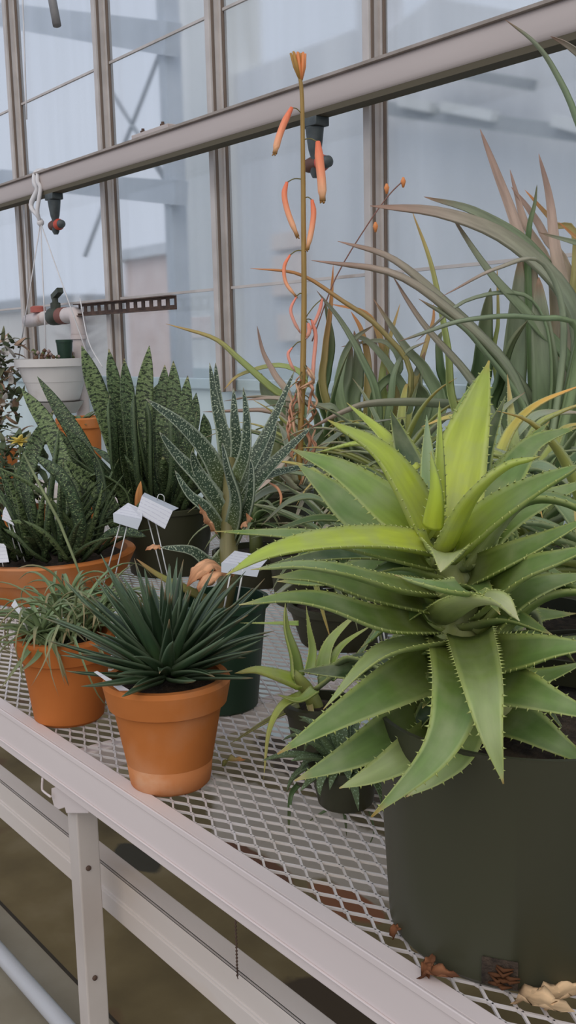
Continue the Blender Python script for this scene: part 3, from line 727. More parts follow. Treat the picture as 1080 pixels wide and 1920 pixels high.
DK2 = [(0, pig((70, 90, 54), 1.25)), (.4, pig((56, 78, 54), 1.25)), (1, pig((84, 100, 76), 1.2))]
m = MB(); top = C1+V((0, 0, h1+.004)); n = 88
for i in range(n):
    f = (i+.5)/n; az = i*2.39996 + random.uniform(-.2, .2)
    el = 1.42 - 1.35*f**.85 + random.uniform(-.08, .08); ln = (.088+.040*math.sin(math.pi*min(1, f*1.1)))*random.uniform(.85, 1.15)
    wild_leaf(m, top+V((math.cos(az), math.sin(az), 0))*(.004+.016*f)+V((0, 0, .02*(1-f))), az, el, ln, random.uniform(.0165, .022), .004, DK if random.random() < .6 else DK2, droop=random.uniform(-.1, .35), prof='aloe', chan=.45, seg=12, edge=pig((120, 138, 110), 1.1))
m.build('foliage', M_DARK, dk)

# ================================================================== small curly-leaved plant in the other terracotta pot
q = OZ(132, 1366, BZ); hd = V((q.x, q.y, 0)).normalized(); C2 = q + hd*.046
cl = thing('potted_succulent', C2, 'small terracotta pot of thin curling grey-green leaves beside the dark aloe', 'potted plant')
h2 = .118
pot(cl, C2, .047, .062, h2, M_TERRA_WET, (.030, .006))
GG = [(0, pig((128, 142, 100), 1.3)), (.5, pig((104, 124, 86), 1.3)), (1, pig((124, 118, 84), 1.2))]
GG2 = [(0, pig((96, 112, 74), 1.3)), (.5, pig((112, 122, 84), 1.3)), (1, pig((140, 116, 84), 1.2))]
m = MB(); top = C2+V((0, 0, h2-.004)); d2 = depth(C2)
for (a, c, dd, k, ln) in ((76, 1186, -.05, 20, .10), (160, 1180, -.01, 18, .09), (110, 1150, .03, 18, .10), (190, 1150, .0, 16, .10), (130, 1120, .05, 14, .09)):
    o = U(a, c, d2+dd); o.z = max(o.z, top.z+.004)
    for i in range(k):
        az = i*2.39996+a; f = i/k
        wild_leaf(m, o, az, 1.25-1.2*f, ln*random.uniform(.7, 1.2), random.uniform(.006, .010), .002, random.choice((GG, GG2)), droop=random.uniform(.6, 2.0), curl=random.uniform(-.5, .5), prof='slim', chan=.4, seg=12)
for i in range(56):
    az = random.uniform(0, 6.28); rr = random.uniform(0, .055)
    wild_leaf(m, top+V((math.cos(az), math.sin(az), 0))*rr, az+random.uniform(-1, 1), random.uniform(.5, 1.4), random.uniform(.11, .20), random.uniform(.004, .007), .0016, random.choice((GG, GG2)), droop=random.uniform(1.4, 2.9), curl=random.uniform(-.7, .7), prof='slim', chan=.4, seg=14)
for pts, w in (([(80, 1190, -.05), (50, 1225, -.08), (2, 1290, -.1)], 14), ([(86, 1196, -.06), (70, 1230, -.09), (38, 1260, -.1)], 15), ([(100, 1200, -.06), (108, 1225, -.085), (120, 1270, -.09)], 14),
               ([(72, 1186, -.05), (110, 1208, -.09), (140, 1202, -.11)], 14), ([(70, 1180, -.05), (30, 1180, -.06), (-20, 1162, -.06)], 12), ([(74, 1190, -.05), (20, 1204, -.05), (-20, 1198, -.04)], 10)):
    hand_leaf(cl, top, d2, (pts, w), None, GG, mb=m, prof='slim', chan=.4)
m.build('foliage', M_LEAF_BG, cl)

# ================================================================== wide terracotta bowl of mottled gasteria
q = OZ(95, 1137, BZ); hd = V((q.x, q.y, 0)).normalized(); C3 = q + hd*.125
bw = thing('potted_gasteria', C3, 'wide terracotta bowl crowded with mottled green strap leaves at the bench rear', 'potted plant')
h3 = .088
pot(bw, C3, .130, .168, h3, M_TERRA, (.042, .012), k=72)
d3 = depth(C3)
MT = [(0, pig((60, 78, 46), 1.1)), (.5, pig((66, 86, 54), 1.1)), (.95, pig((96, 116, 76), 1.25)), (1, pig((150, 140, 100)))]
MTd = [(0, pig((48, 66, 40), 1.2)), (.5, pig((54, 74, 48), 1.2)), (1, pig((74, 90, 60), 1.2))]
MTl = [(0, pig((80, 98, 56), 1.15)), (.5, pig((94, 112, 70), 1.2)), (1, pig((110, 128, 82), 1.25))]
AX3 = C3+V((0, 0, h3))
for pts, w, c in (([(150, 1010, .03), (130, 900, .06), (90, 800, .08), (40, 728, .09)], 40, MTl), ([(190, 960, .06), (160, 850, .12), (110, 765, .15), (70, 706, .17)], 42, MTd),
                  ([(170, 1030, -.08), (120, 960, -.13), (60, 905, -.16), (-20, 868, -.18)], 46, MTl), ([(130, 1050, -.13), (90, 1000, -.17), (50, 978, -.18), (18, 976, -.18)], 24, MTl),
                  ([(140, 1045, -.12), (150, 985, -.16), (120, 900, -.18), (60, 850, -.18)], 30, MTd), ([(220, 985, .02), (190, 925, .03), (150, 890, .02), (122, 862, .01)], 44, MTl),
                  ([(240, 975, .03), (225, 925, .02), (190, 900, .0), (165, 895, -.01)], 40, MTl), ([(150, 1050, -.10), (200, 1000, -.13), (240, 996, -.14), (275, 1006, -.14)], 34, MTd),
                  ([(110, 1040, -.06), (90, 960, -.08), (96, 880, -.08), (110, 800, -.06)], 40, MT), ([(60, 1040, -.05), (40, 990, -.08), (20, 950, -.08), (-10, 905, -.08)], 40, MT),
                   ([(160, 1020, .04), (150, 920, .08), (120, 840, .1), (80, 790, .11)], 40, MT),
                  ([(60, 1030, .06), (40, 940, .1), (60, 850, .12), (100, 770, .13)], 40, MT), ([(180, 1020, -.02), (190, 940, -.04), (180, 870, -.04), (150, 820, -.04)], 42, MTd),
                  ([(90, 1050, -.12), (60, 1030, -.15), (30, 1000, -.16), (5, 990, -.16)], 22, MT)):
    hand_leaf(bw, AX3, d3, (pts, w*.82), M_MOTTLE, c, prof='lance' if w > 40 else 'strap', chan=.28, th=.006, cam=.35)
m = MB()
for i in range(90):
    az = random.uniform(0, 6.28); rr = random.uniform(.0, .13)
    wild_leaf(m, AX3+V((math.cos(az)*rr, math.sin(az)*rr, 0)), az+random.uniform(-.5, .5), random.uniform(.45, 1.4), random.uniform(.10, .21), random.uniform(.010, .019), .004, random.choice((MT, MTd, MTd, MTl)), droop=random.uniform(-.2, .5), prof='lance', chan=.3, seg=12)
m.build('foliage', M_MOTTLE, bw)
m = MB(); m.tube([U(44, 850, d3-.16), U(80, 920, d3-.2), U(112, 980, d3-.22), U(140, 1050, d3-.24), U(162, 1110, d3-.25)], [.002, .003, .003, .0025, .001], 6, col=pig((120, 128, 92), 1.2)); m.build('dry_stalk', M_DRY, bw)

# ================================================================== tall mottled gasteria in a black pot
q = OZ(318, 1086, BZ); hd = V((q.x, q.y, 0)).normalized(); C4 = q + hd*.09
tg = thing('potted_gasteria', C4, 'dark pot of tall upright mottled leaves standing behind the plant labels', 'potted plant')
h4 = .15; pot(tg, C4, .085, .105, h4, M_BLACKPOT)
d4 = depth(C4); AX4 = C4+V((0, 0, h4))
for pts, w, c in (([(250, 940, 0), (215, 830, .02), (185, 740, .03), (153, 648, .03)], 44, MTl), ([(252, 940, -.02), (235, 830, -.04), (218, 740, -.04), (204, 654, -.03)], 36, MT), ([(262, 940, -.03), (252, 850, -.06), (242, 760, -.06), (233, 672, -.05)], 40, MT),
                  ([(276, 930, .03), (272, 840, .05), (270, 750, .06), (280, 648, .06)], 36, MTl), ([(300, 930, .06), (304, 850, .1), (306, 760, .12), (309, 684, .13)], 32, MT), ([(306, 930, .05), (318, 850, .09), (326, 760, .1), (325, 676, .1)], 32, MT),
                  ([(310, 930, .04), (330, 850, .07), (345, 780, .08), (352, 704, .08)], 32, MT), ([(316, 935, .0), (340, 860, .0), (360, 800, .0), (368, 736, .0)], 32, MTd), ([(288, 940, -.05), (286, 870, -.09), (284, 790, -.09), (276, 752, -.09)], 44, MTd),
                  ([(240, 945, -.03), (220, 880, -.08), (214, 800, -.1), (206, 740, -.1)], 38, MT), ([(268, 945, -.05), (262, 880, -.1), (256, 800, -.12), (252, 735, -.12)], 42, MTd), ([(300, 945, -.05), (320, 900, -.1), (324, 830, -.12), (318, 770, -.12)], 44, MTd),
                  ([(330, 950, -.03), (372, 880, -.05), (384, 820, -.05), (382, 775, -.05)], 36, MTd), ([(296, 925, .08), (292, 830, .14), (290, 760, .16), (296, 720, .17)], 32, MTd), ([(255, 950, -.04), (200, 900, -.06), (160, 850, -.08), (120, 800, -.08)], 34, MTd)):
    hand_leaf(tg, AX4, d4, (pts, w*.92), M_MOTTLE, c, prof='strap', chan=.25, th=.007, cam=.45)
m = MB()
for i in range(26):
    az = random.uniform(0, 6.28); rr = random.uniform(0, .07)
    wild_leaf(m, AX4+V((math.cos(az)*rr, math.sin(az)*rr, -.01)), az, random.uniform(.6, 1.45), random.uniform(.14, .26), random.uniform(.02, .03), .005, random.choice((MT, MTd)), droop=random.uniform(-.2, .4), prof='strap', chan=.3, seg=12)
m.build('foliage', M_MOTTLE, tg)
m = MB(); P = [U(258, 950, d4-.2), U(261, 925, d4-.205), U(264, 902, d4-.21)]
leaf(m, P, .016, .002, [(0, pig((160, 104, 60), 1.4)), (1, pig((190, 136, 84), 1.4))], prof='lance', chan=-.4, N0=-fw, cam=.5); m.build('dry_tip', M_DRY, tg)

# ================================================================== white-edged flecked aloe in the green plastic pot
q = OZ(418, 1345, BZ); hd = V((q.x, q.y, 0)).normalized(); C5 = q + hd*.05
vg = thing('potted_aloe', C5, 'green plastic pot of dark white-edged flecked leaves just behind the dark aloe', 'potted plant')
h5 = .155; pot(vg, C5, .050, .066, h5, M_GREENPOT)
d5 = depth(C5); AX5 = C5+V((0, 0, h5))
VR = [(0, pig((92, 104, 62), 1.2)), (.3, pig((50, 68, 48), 1.2)), (.95, pig((46, 62, 48), 1.2)), (1, pig((110, 104, 84)))]
VE = pig((164, 174, 152), 1.4)
m = MB(); m.tube([AX5-V((0, 0, .03)), U(428, 1080, d5), U(430, 960, d5+.03), U(432, 860, d5+.05)], [.014, .014, .012, .008], 10, col=pig((110, 104, 66), 1.2)); m.build('stem', M_LEAF_BG, vg)
for pts, w in (([(424, 920, .02), (390, 850, .0), (340, 795, -.02), (274, 748, -.03)], 50), ([(425, 960, 0), (380, 900, -.03), (335, 855, -.04), (299, 810, -.05)], 48), ([(420, 1000, -.01), (390, 955, -.04), (355, 925, -.05), (328, 882, -.05)], 36),
               ([(430, 900, .03), (420, 820, .03), (405, 760, .03), (393, 680, .03)], 34), ([(428, 890, .05), (415, 800, .08), (408, 740, .09), (404, 680, .09)], 30), ([(438, 900, .02), (445, 850, .01), (440, 790, 0), (438, 728, 0)], 36), ([(440, 900, .0), (458, 850, -.02), (462, 790, -.03), (456, 726, -.03)], 34),
               ([(440, 920, .03), (480, 850, .06), (515, 780, .08), (552, 696, .09)], 34), ([(440, 950, .02), (490, 890, .05), (540, 840, .07), (584, 800, .08)], 36), ([(430, 1000, -.02), (440, 940, -.06), (425, 880, -.08), (416, 830, -.08)], 50), ([(436, 1010, -.02), (462, 950, -.06), (470, 900, -.07), (470, 860, -.07)], 44),
               ([(425, 1040, -.02), (400, 1060, -.05), (360, 1032, -.07), (300, 1026, -.08)], 40), ([(430, 960, .04), (470, 900, .1), (500, 850, .13), (520, 790, .14)], 34), ([(424, 990, .0), (400, 930, -.02), (370, 880, -.03), (360, 845, -.04)], 44), ([(432, 930, .06), (470, 900, .1), (540, 880, .13), (600, 870, .15)], 30)):
    hand_leaf(vg, AX5, d5+.03, (pts, w), M_VARIE, VR, prof='lance' if w > 60 else 'slim', chan=.35, th=.005, edge=VE, cam=.4)
hand_leaf(vg, AX5, d5, ([(405, 1130, -.02), (345, 1100, -.05), (300, 1078, -.06), (256, 1048, -.07)], 30), M_LEAF_BG, [(0, pig((110, 104, 60), 1.2)), (.6, pig((132, 132, 70), 1.3)), (1, pig((160, 120, 80), 1.3))], prof='slim')
DR = [(0, pig((180, 130, 92), 1.3)), (.5, pig((196, 148, 112), 1.35)), (1, pig((150, 96, 62), 1.3))]
for pts, w in (([(425, 1085, -.04), (395, 1062, -.06), (370, 1075, -.08), (350, 1100, -.08)], 44), ([(430, 1075, -.05), (400, 1080, -.08), (378, 1098, -.09), (372, 1110, -.09)], 34), ([(402, 1000, -.05), (385, 970, -.08), (372, 945, -.09)], 22), ([(455, 985, -.05), (468, 980, -.07), (462, 962, -.08)], 18), ([(300, 1026, -.05), (285, 1026, -.055), (272, 1032, -.06)], 14)):
    hand_leaf(vg, AX5, d5, (pts, w), M_DRY, DR, name='dry_leaf', prof='lance', chan=-.5, th=.001, wav=.3)
# ================================================================== grey aloe with the tall orange flower spike
q = OZ(560, 1130, BZ); C6 = q
d6 = depth(C6)
fl = thing('potted_aloe', C6, 'grey-green aloe in a dark pot sending up one tall stalk of orange tube flowers', 'potted plant')
h6 = .10; pot(fl, C6, .045, .055, h6, M_BLACKPOT)
AX6 = C6+V((0, 0, h6))
GR = [(0, pig((150, 156, 128), 1.25)), (.5, pig((126, 136, 116), 1.25)), (.95, pig((132, 134, 118), 1.25)), (1, pig((150, 120, 100)))]
GPK = [(0, pig((150, 150, 124), 1.25)), (.5, pig((160, 146, 130), 1.25)), (1, pig((184, 156, 142), 1.3))]
for pts, w, c in (([(556, 900, 0), (540, 850, -.04), (500, 900, -.09), (440, 946, -.11)], 34, GPK), ([(560, 910, -.02), (520, 880, -.06), (480, 915, -.09), (452, 944, -.1)], 36, GPK), ([(562, 905, -.01), (590, 850, -.02), (660, 800, -.02), (760, 782, .0)], 26, GR),
                  ([(560, 910, .0), (500, 920, -.06), (440, 970, -.1)], 30, GR), ([(570, 910, .02), (620, 870, .06), (690, 880, .08)], 32, GR), ([(550, 900, .03), (500, 860, .08), (460, 850, .1)], 30, GR), ([(570, 915, -.03), (600, 900, -.08), (650, 930, -.1)], 34, GR),
                  ([(556, 905, .02), (540, 830, .06), (520, 790, .08)], 28, GR), ([(566, 905, .02), (580, 840, .06), (610, 800, .08)], 28, GR)):
    hand_leaf(fl, AX6, d6, (pts, w), M_LEAF_BG, c, teeth=(.012, .003), edge=pig((170, 176, 150), 1.2))
sp = [U(560, 900, d6), U(564, 800, d6), U(568, 690, d6), U(570, 560, d6), U(569, 420, d6), U(568, 300, d6), U(566, 180, d6), U(560, 130, d6)]
m = MB(); c = [(pig((110, 92, 58), 1.2))]
m.tube(cat(sp, 40), [.0068-.003*i/40 for i in range(41)], 10, col=pig((140, 112, 58), 1.3))
stalk = m.build('flower_stalk', M_LEAF_BG, fl)
OR = [(0, pig((226, 108, 74), 1.4)), (.5, pig((226, 132, 96), 1.4)), (.85, pig((226, 160, 122), 1.4)), (1, pig((150, 110, 60), 1.3))]
PKO = [(0, pig((206, 120, 100), 1.4)), (.6, pig((204, 140, 122), 1.4)), (1, pig((190, 140, 120), 1.3))]
def flower(pts, wpx, cols, ped=None):
    P = cat([U(a, b, d6+c) for a, b, c in pts], 12); r = wpx/2*m_per_px(d6)
    m = MB(); rs = [r*(.55+.45*min(1, i/3)) * (1 if i < 11 else .7) for i in range(13)]
    base = len(m.v); m.tube(P, rs, 10); m.c = [grad(cols, ((k//10))/12) for k in range(len(m.v))]
    tp, td = P[-1], (P[-1]-P[-2]).normalized()
    for k in range(3):
        a = k*2.1; e = V((math.cos(a), math.sin(a), 0)); m.tube([tp-td*.002, tp+td*.004+e*r*.6], [r*.35, r*.15], 6, col=cols[-1][1])
    if ped: m.tube(cat([U(*ped, d6), (U(*ped, d6)+P[0])/2+V((0, 0, .004)), P[0]], 6), .0011, 6, col=pig((110, 104, 60), 1.2))
    m.build('flower', M_LEAF_BG, stalk)
flower([(547, 202, -.01), (533, 230, -.014), (522, 260, -.016), (515, 288, -.016)], 13, OR, (566, 214))
flower([(596, 266, -.012), (599, 300, -.016), (603, 340, -.016), (605, 377, -.016)], 17, OR, (568, 262))
flower([(538, 342, -.008), (533, 366, -.012), (541, 402, -.012), (558, 444, -.008)], 11, OR, (566, 336))
flower([(585, 375, -.004), (588, 400, -.006), (584, 432, -.006), (576, 468, -.004)], 11, OR, (570, 372))
flower([(544, 478, -.004), (533, 500, -.006), (536, 530, -.006), (555, 556, -.004)], 7, OR, (568, 470))
flower([(556, 556, -.004), (545, 580, -.006), (552, 604, -.006), (562, 622, -.004)], 6, PKO, (569, 552))
flower([(604, 560, .01), (600, 580, .01), (590, 605, .01), (580, 620, .008)], 7, PKO, (570, 600))
flower([(584, 600, .006), (592, 630, .008), (588, 680, .008), (586, 720, .006)], 8, PKO, (570, 604))
flower([(578, 606, -.004), (580, 620, -.005), (576, 632, -.005)], 8, PKO, (570, 604))
flower([(548, 652, -.004), (540, 664, -.006), (546, 684, -.006), (552, 694, -.004)], 6, PKO, (568, 640))
for k in range(30):                                          # withered tubes tangled low on the stalk
    y = 690+k*6+random.uniform(-5, 5); s = random.choice((-1, 1)); x = 568-.04*(y-700)+s*random.uniform(2, 20)
    flower([(x, y, random.uniform(-.03, .02)), (x+s*random.uniform(2, 10), y+10, random.uniform(-.03, .01)), (x+s*random.uniform(0, 14), y+24, random.uniform(-.03, .01)), (x+s*random.uniform(-12, 10), y+random.uniform(34, 56), -.015)], random.uniform(3, 5.5), random.choice(([(0, pig((196, 140, 116), 1.2)), (1, pig((176, 130, 100), 1.2))], [(0, pig((176, 120, 92), 1.1)), (1, pig((150, 112, 80), 1.1))], [(0, pig((200, 160, 130), 1.2)), (1, pig((190, 150, 118), 1.2))])), (567, y-6))
flower([(505, 905, -.06), (520, 915, -.07), (527, 930, -.07), (526, 945, -.07)], 5, [(0, pig((220, 160, 124), 1.3)), (1, pig((200, 140, 100), 1.3))])
m = MB()
for k in range(12):                                          # the bunched bud tip
    a = k*2.4; rr = .003+.0085*(k/12); b0 = U(564, 150, d6); t0 = U(557, 100, d6)
    e = V((math.cos(a), math.sin(a), 0))
    m.tube([b0+e*.002, b0.lerp(t0, .5)+e*rr, t0+e*rr*1.6], [.002, .0038, .0022], 8, col=random.choice((pig((176, 122, 62), 1.35), pig((160, 120, 56), 1.3), pig((206, 128, 76), 1.35))))
m.build('flower_buds', M_LEAF_BG, stalk)

# ================================================================== long-leaved aloes along the rear of the bench
def simple_pot(t, c, r0, r1, h, mat=None): pot(t, c, r0, r1, h, mat or M_BLACKPOT, k=40)
LG = [(0, pig((118, 134, 92), 1.56)), (.4, pig((104, 120, 90), 1.56)), (.85, pig((112, 116, 96), 1.56)), (1, pig((120, 90, 70), 1.50))]
LV = [(0, pig((128, 142, 108), 1.56)), (.4, pig((122, 130, 108), 1.56)), (.8, pig((138, 126, 112), 1.50)), (1, pig((130, 100, 84), 1.50))]
LPK = [(0, pig((136, 136, 108), 1.56)), (.5, pig((156, 136, 122), 1.56)), (1, pig((130, 104, 92), 1.50))]
LY = [(0, pig((132, 146, 84), 1.62)), (.6, pig((130, 140, 84), 1.62)), (1, pig((150, 120, 74), 1.62))]
LGd = [(0, pig((84, 104, 62), 1.50)), (.5, pig((74, 94, 60), 1.50)), (1, pig((96, 96, 70), 1.50))]
LOR = [(0, pig((120, 124, 74), 1.62)), (.5, pig((136, 118, 76), 1.62)), (1, pig((170, 110, 66), 1.62))]
def back_plant(px, py, y, label, leaves, r=.1, h=.15, base=None, teeth=None):
    p = OY(px, py, y); C = V((p.x, y, BZ)); t = thing('potted_aloe', C, label, 'potted plant'); simple_pot(t, C, r*.8, r, h)
    d = depth(V((p.x, y, p.z))); a = C+V((0, 0, h))
    m = MB(); m.tube([a-V((0, 0, .03)), a.lerp(V(p), .5), V(p)], [.022, .02, .016], 10, col=pig((104, 112, 72), 1.1)); m.build('stem', M_LEAF_BG, t)
    for pts, w, c in leaves:
        hand_leaf(t, a, d, (pts, w), M_LEAF_BG, c, prof='slim', chan=.45, cam=.35, crown=a, teeth=teeth, edge=pig((176, 180, 156), 1.1) if teeth else None, seg=22)
    return t, d, a
tR, dR, aR = back_plant(1010, 800, 1.40, 'tall grey-green aloe at the rear right with long arching leaves reaching across the glass', [
    ([(1090, 700, .05), (1070, 560, .03), (960, 450, -.02), (830, 398, -.06), (694, 386, -.08)], 62, LV),
    ([(1090, 640, .1), (1010, 480, .08), (900, 400, .05), (795, 369, .02)], 40, LG),
    ([(1020, 800, .04), (930, 660, .02), (820, 550, -.02), (730, 480, -.05), (633, 452, -.06)], 40, LV),
    ([(1000, 810, .0), (960, 690, -.03), (860, 590, -.07), (740, 510, -.1), (584, 488, -.12)], 52, LV),
    ([(1080, 720, .02), (1000, 600, .0), (920, 510, -.02), (840, 394, -.03)], 38, LG),
    ([(1060, 640, -.05), (1020, 492, -.1), (930, 502, -.13), (828, 556, -.14)], 24, LV),
    ([(1090, 640, -.08), (1000, 592, -.13), (880, 596, -.16), (800, 620, -.17), (748, 640, -.17)], 28, LG),
    ([(1040, 700, .0), (1000, 560, .0), (880, 560, -.02), (780, 640, -.04)], 22, LG),
    ([(1000, 560, .1), (970, 430, .1), (930, 320, .09), (900, 242, .08)], 34, LPK),
    ([(1060, 620, .08), (1040, 460, .08), (1030, 370, .08), (1010, 288, .07)], 32, LPK),
    ([(1040, 560, .12), (985, 420, .12), (970, 370, .12), (956, 318, .12)], 22, LPK),
    ([(1070, 560, .12), (1020, 440, .12), (990, 390, .12), (958, 350, .12)], 24, LPK),
    ([(1080, 480, .12), (1040, 420, .12), (1010, 385, .12), (984, 356, .12)], 16, LOR),
    ([(990, 520, .1), (992, 430, .1), (1002, 385, .1), (1007, 346, .1)], 16, LGd),
    ([(1110, 470, .1), (1080, 445, .1), (1047, 416, .1)], 14, LOR),
    ([(1120, 470, .0), (1080, 455, .0), (1010, 436, .0)], 20, LG),
    ([(1130, 420, -.1), (1085, 230, -.12), (1040, 130, -.13), (1000, 76, -.14), (946, 36, -.14)], 24, LG),
    ([(1160, 240, -.1), (1110, 130, -.1), (1070, 90, -.1), (1032, 68, -.1)], 30, LV),
    ([(900, 790, .05), (906, 680, .08), (912, 600, .08), (920, 540, .08)], 62, LGd), ([(960, 800, .06), (966, 660, .1), (972, 560, .1), (976, 480, .1)], 70, LG),
    ([(1030, 810, .02), (1024, 700, .0), (1014, 600, .0), (1010, 520, .0)], 80, LG), ([(1060, 810, .06), (1066, 680, .08), (1070, 560, .08)], 90, LGd),
    ([(940, 800, -.02), (880, 700, -.05), (800, 610, -.07), (735, 515, -.08)], 40, LV), ([(930, 790, .0), (940, 720, .0), (960, 650, -.02), (990, 600, -.03)], 50, LGd),
    ([(860, 780, .1), (840, 650, .12), (810, 500, .13), (772, 394, .13)], 22, LY), ([(930, 700, .1), (934, 600, .1), (932, 500, .1)], 14, LY),
    ([(1000, 790, -.02), (900, 640, -.06), (840, 590, -.08), (785, 560, -.1)], 34, LG), ([(980, 800, .1), (1080, 720, .16), (1180, 660, .2)], 60, LG), ([(1100, 700, .0), (1180, 560, .0), (1260, 500, .0)], 60, LG)], r=.12, h=.16)
tM, dM, aM = back_plant(700, 790, 1.42, 'mid-sized aloe with slim green leaves right behind the orange flower spike', [
    ([(775, 720, .0), (720, 620, -.02), (640, 560, -.05), (560, 512, -.07), (469, 503, -.09)], 24, LOR), ([(612, 750, .02), (610, 660, .02), (620, 580, .02), (625, 496, .02)], 22, LOR),
    ([(712, 760, -.02), (680, 670, -.03), (640, 600, -.03), (594, 545, -.03)], 30, LG), ([(690, 770, .03), (690, 680, .04), (678, 620, .04), (658, 584, .04)], 22, LOR),
    ([(640, 760, .0), (640, 690, .0), (660, 640, .0), (700, 610, .0)], 24, LG), ([(610, 760, .04), (612, 700, .05), (622, 640, .05), (608, 560, .05)], 34, LGd), ([(640, 765, .02), (650, 700, .03), (660, 650, .03)], 50, LG),
    ([(730, 760, .0), (738, 700, .0), (760, 660, .0), (800, 640, .0)], 22, LG), ([(700, 750, .03), (750, 690, .04), (720, 640, .04), (640, 650, .04)], 22, LG), ([(770, 740, .03), (800, 640, .04), (812, 600, .04), (813, 570, .04)], 16, LOR),
    ([(745, 770, .04), (720, 660, .06), (690, 590, .06), (620, 570, .06)], 20, LOR), ([(760, 770, .02), (740, 700, .02), (690, 640, .02), (650, 630, .02)], 26, LG), ([(820, 780, .02), (800, 700, .02), (760, 650, .02), (700, 560, .02)], 34, LG),
    ([(830, 760, .05), (825, 690, .05), (822, 640, .05), (830, 620, .05)], 28, LGd), ([(660, 770, .05), (668, 720, .06), (672, 670, .06), (664, 620, .06)], 44, LG), ([(720, 775, .05), (716, 720, .06), (724, 660, .06), (750, 570, .06)], 24, LY),
    ([(790, 775, .03), (780, 720, .03), (796, 660, .03)], 50, LG), ([(640, 780, -.03), (600, 760, -.06), (520, 745, -.08), (460, 750, -.08)], 22, LV), ([(900, 775, -.1), (820, 752, -.14), (700, 752, -.17), (640, 770, -.18), (575, 806, -.18)], 40, LV)], r=.1, h=.16)
m = MB(); m.tube(cat([U(585, 640, dM-.02), U(630, 520, dM-.02), (U(690, 420, dM-.02)), U(730, 365, dM-.02), U(757, 338, dM-.02)], 16), .0013, 6, col=pig((130, 90, 78), 1.1)); ts = m.build('flower_stalk', M_LEAF_BG, tM)
for a, c in ((756, 340), (725, 352), (704, 424)):
    m = MB(); p = U(a, c, dM-.02); m.tube([p+V((0, 0, .008)), p, p-V((0, 0, .012))], [.002, .0055, .002], 8, col=pig((206, 130, 76), 1.35)); m.build('flower', M_LEAF_BG, ts)
tL, dL, aL = back_plant(520, 790, 1.50, 'spindly aloe with few thin curved leaves at the glass behind the striped plants', [
    ([(560, 770, .0), (510, 725, .0), (450, 672, -.01), (400, 632, -.02), (311, 607, -.03)], 28, LY), ([(545, 760, -.02), (515, 700, -.02), (494, 660, -.02), (482, 611, -.02)], 22, LPK), ([(560, 760, .02), (570, 705, .02), (520, 684, .02), (450, 702, .02), (420, 730, .02)], 18, LY),
    ([(560, 770, -.04), (520, 745, -.06), (470, 742, -.08), (420, 752, -.08)], 20, LV), ([(540, 790, -.05), (500, 768, -.08), (450, 768, -.09), (380, 772, -.1)], 24, LPK), ([(540, 780, .03), (500, 740, .04), (490, 700, .04)], 40, LG), ([(560, 780, .03), (560, 740, .04), (580, 690, .04)], 40, LG)], r=.09, h=.15)

# ================================================================== low sprawling aloes between the rear row and the big pot
def sprawl(px, py, y, label, n, ln, W, stops, droop, el=(.1, 1.0), h=.14, r=.09, seed=1, mat=None, teeth=(.012, .0025), lift=0.):
    random.seed(seed); p = OY(px, py, y); C = V((p.x, y, BZ)); t = thing('potted_aloe', C, label, 'potted plant'); simple_pot(t, C, r*.8, r, h)
    m = MB(); a = C+V((0, 0, h+lift))
    if lift: m.tube([C+V((0, 0, h-.02)), a], [.016, .014], 10, col=pig((96, 104, 60), 1.1))
    for i in range(n):
        f = i/n; az = i*2.39996+random.uniform(-.3, .3)
        wild_leaf(m, a+V((0, 0, .03*(1-f))), az, el[1]+(el[0]-el[1])*f+random.uniform(-.15, .15), ln*random.uniform(.75, 1.2), W*random.uniform(.8, 1.2), W*.18, random.choice(stops), droop=droop*random.uniform(.4, 1.4), curl=random.uniform(-.3, .3), prof='aloe', chan=.4, seg=14, teeth=teeth, edge=pig((170, 180, 130), 1.1))
    m.build('foliage', mat or M_LEAF_BG, t); return t
LYG = [(0, pig((140, 154, 80), 1.3)), (.6, pig((150, 152, 84), 1.3)), (1, pig((190, 150, 80), 1.3))]
tA = sprawl(985, 890, 1.05, 'sprawling yellow-green aloe right behind the big spiny one', 34, .26, .026, [LG, LYG, LY, LV, LGd], 1.0, (.0, 1.1), seed=3, lift=.07, r=.11)
sprawl(1120, 900, .98, 'sprawling aloe with thin yellowish leaves at the edge of view beyond the big spiny one', 34, .24, .024, [LG, LYG, LYG, LGd], 1.2, (.0, 1.0), seed=5, lift=.09)
sprawl(600, 880, 1.36, 'low tangled aloe at the glass side between the flower stalk and the flecked plant', 44, .24, .020, [LG, LV, LGd, LYG], .9, (.0, 1.2), seed=17, h=.08, lift=.14)
sprawl(745, 880, 1.36, 'low tangled aloe at the glass side right behind the yellow rosette', 44, .24, .024, [LG, LV, LGd, LYG], .9, (.0, 1.2), seed=19, h=.08, lift=.14)
tB = sprawl(640, 950, 1.10, 'low sprawling aloe with narrow green leaves beneath the orange flower stalk', 38, .20, .020, [LG, LV, LGd, LG], .8, (-.1, .9), seed=8, h=.07, lift=.07)
sprawl(820, 930, 1.30, 'low grey-green aloe half hidden behind the bright rosette of the big one', 34, .24, .028, [LG, LV, LGd], .9, (.0, 1.0), seed=11, lift=.06)
sprawl(480, 1010, 1.25, 'small green aloe hidden between the flecked plant and the flower spike', 26, .15, .018, [LG, LGd, LGd], .8, (.0, 1.0), seed=14, h=.07, lift=.05)

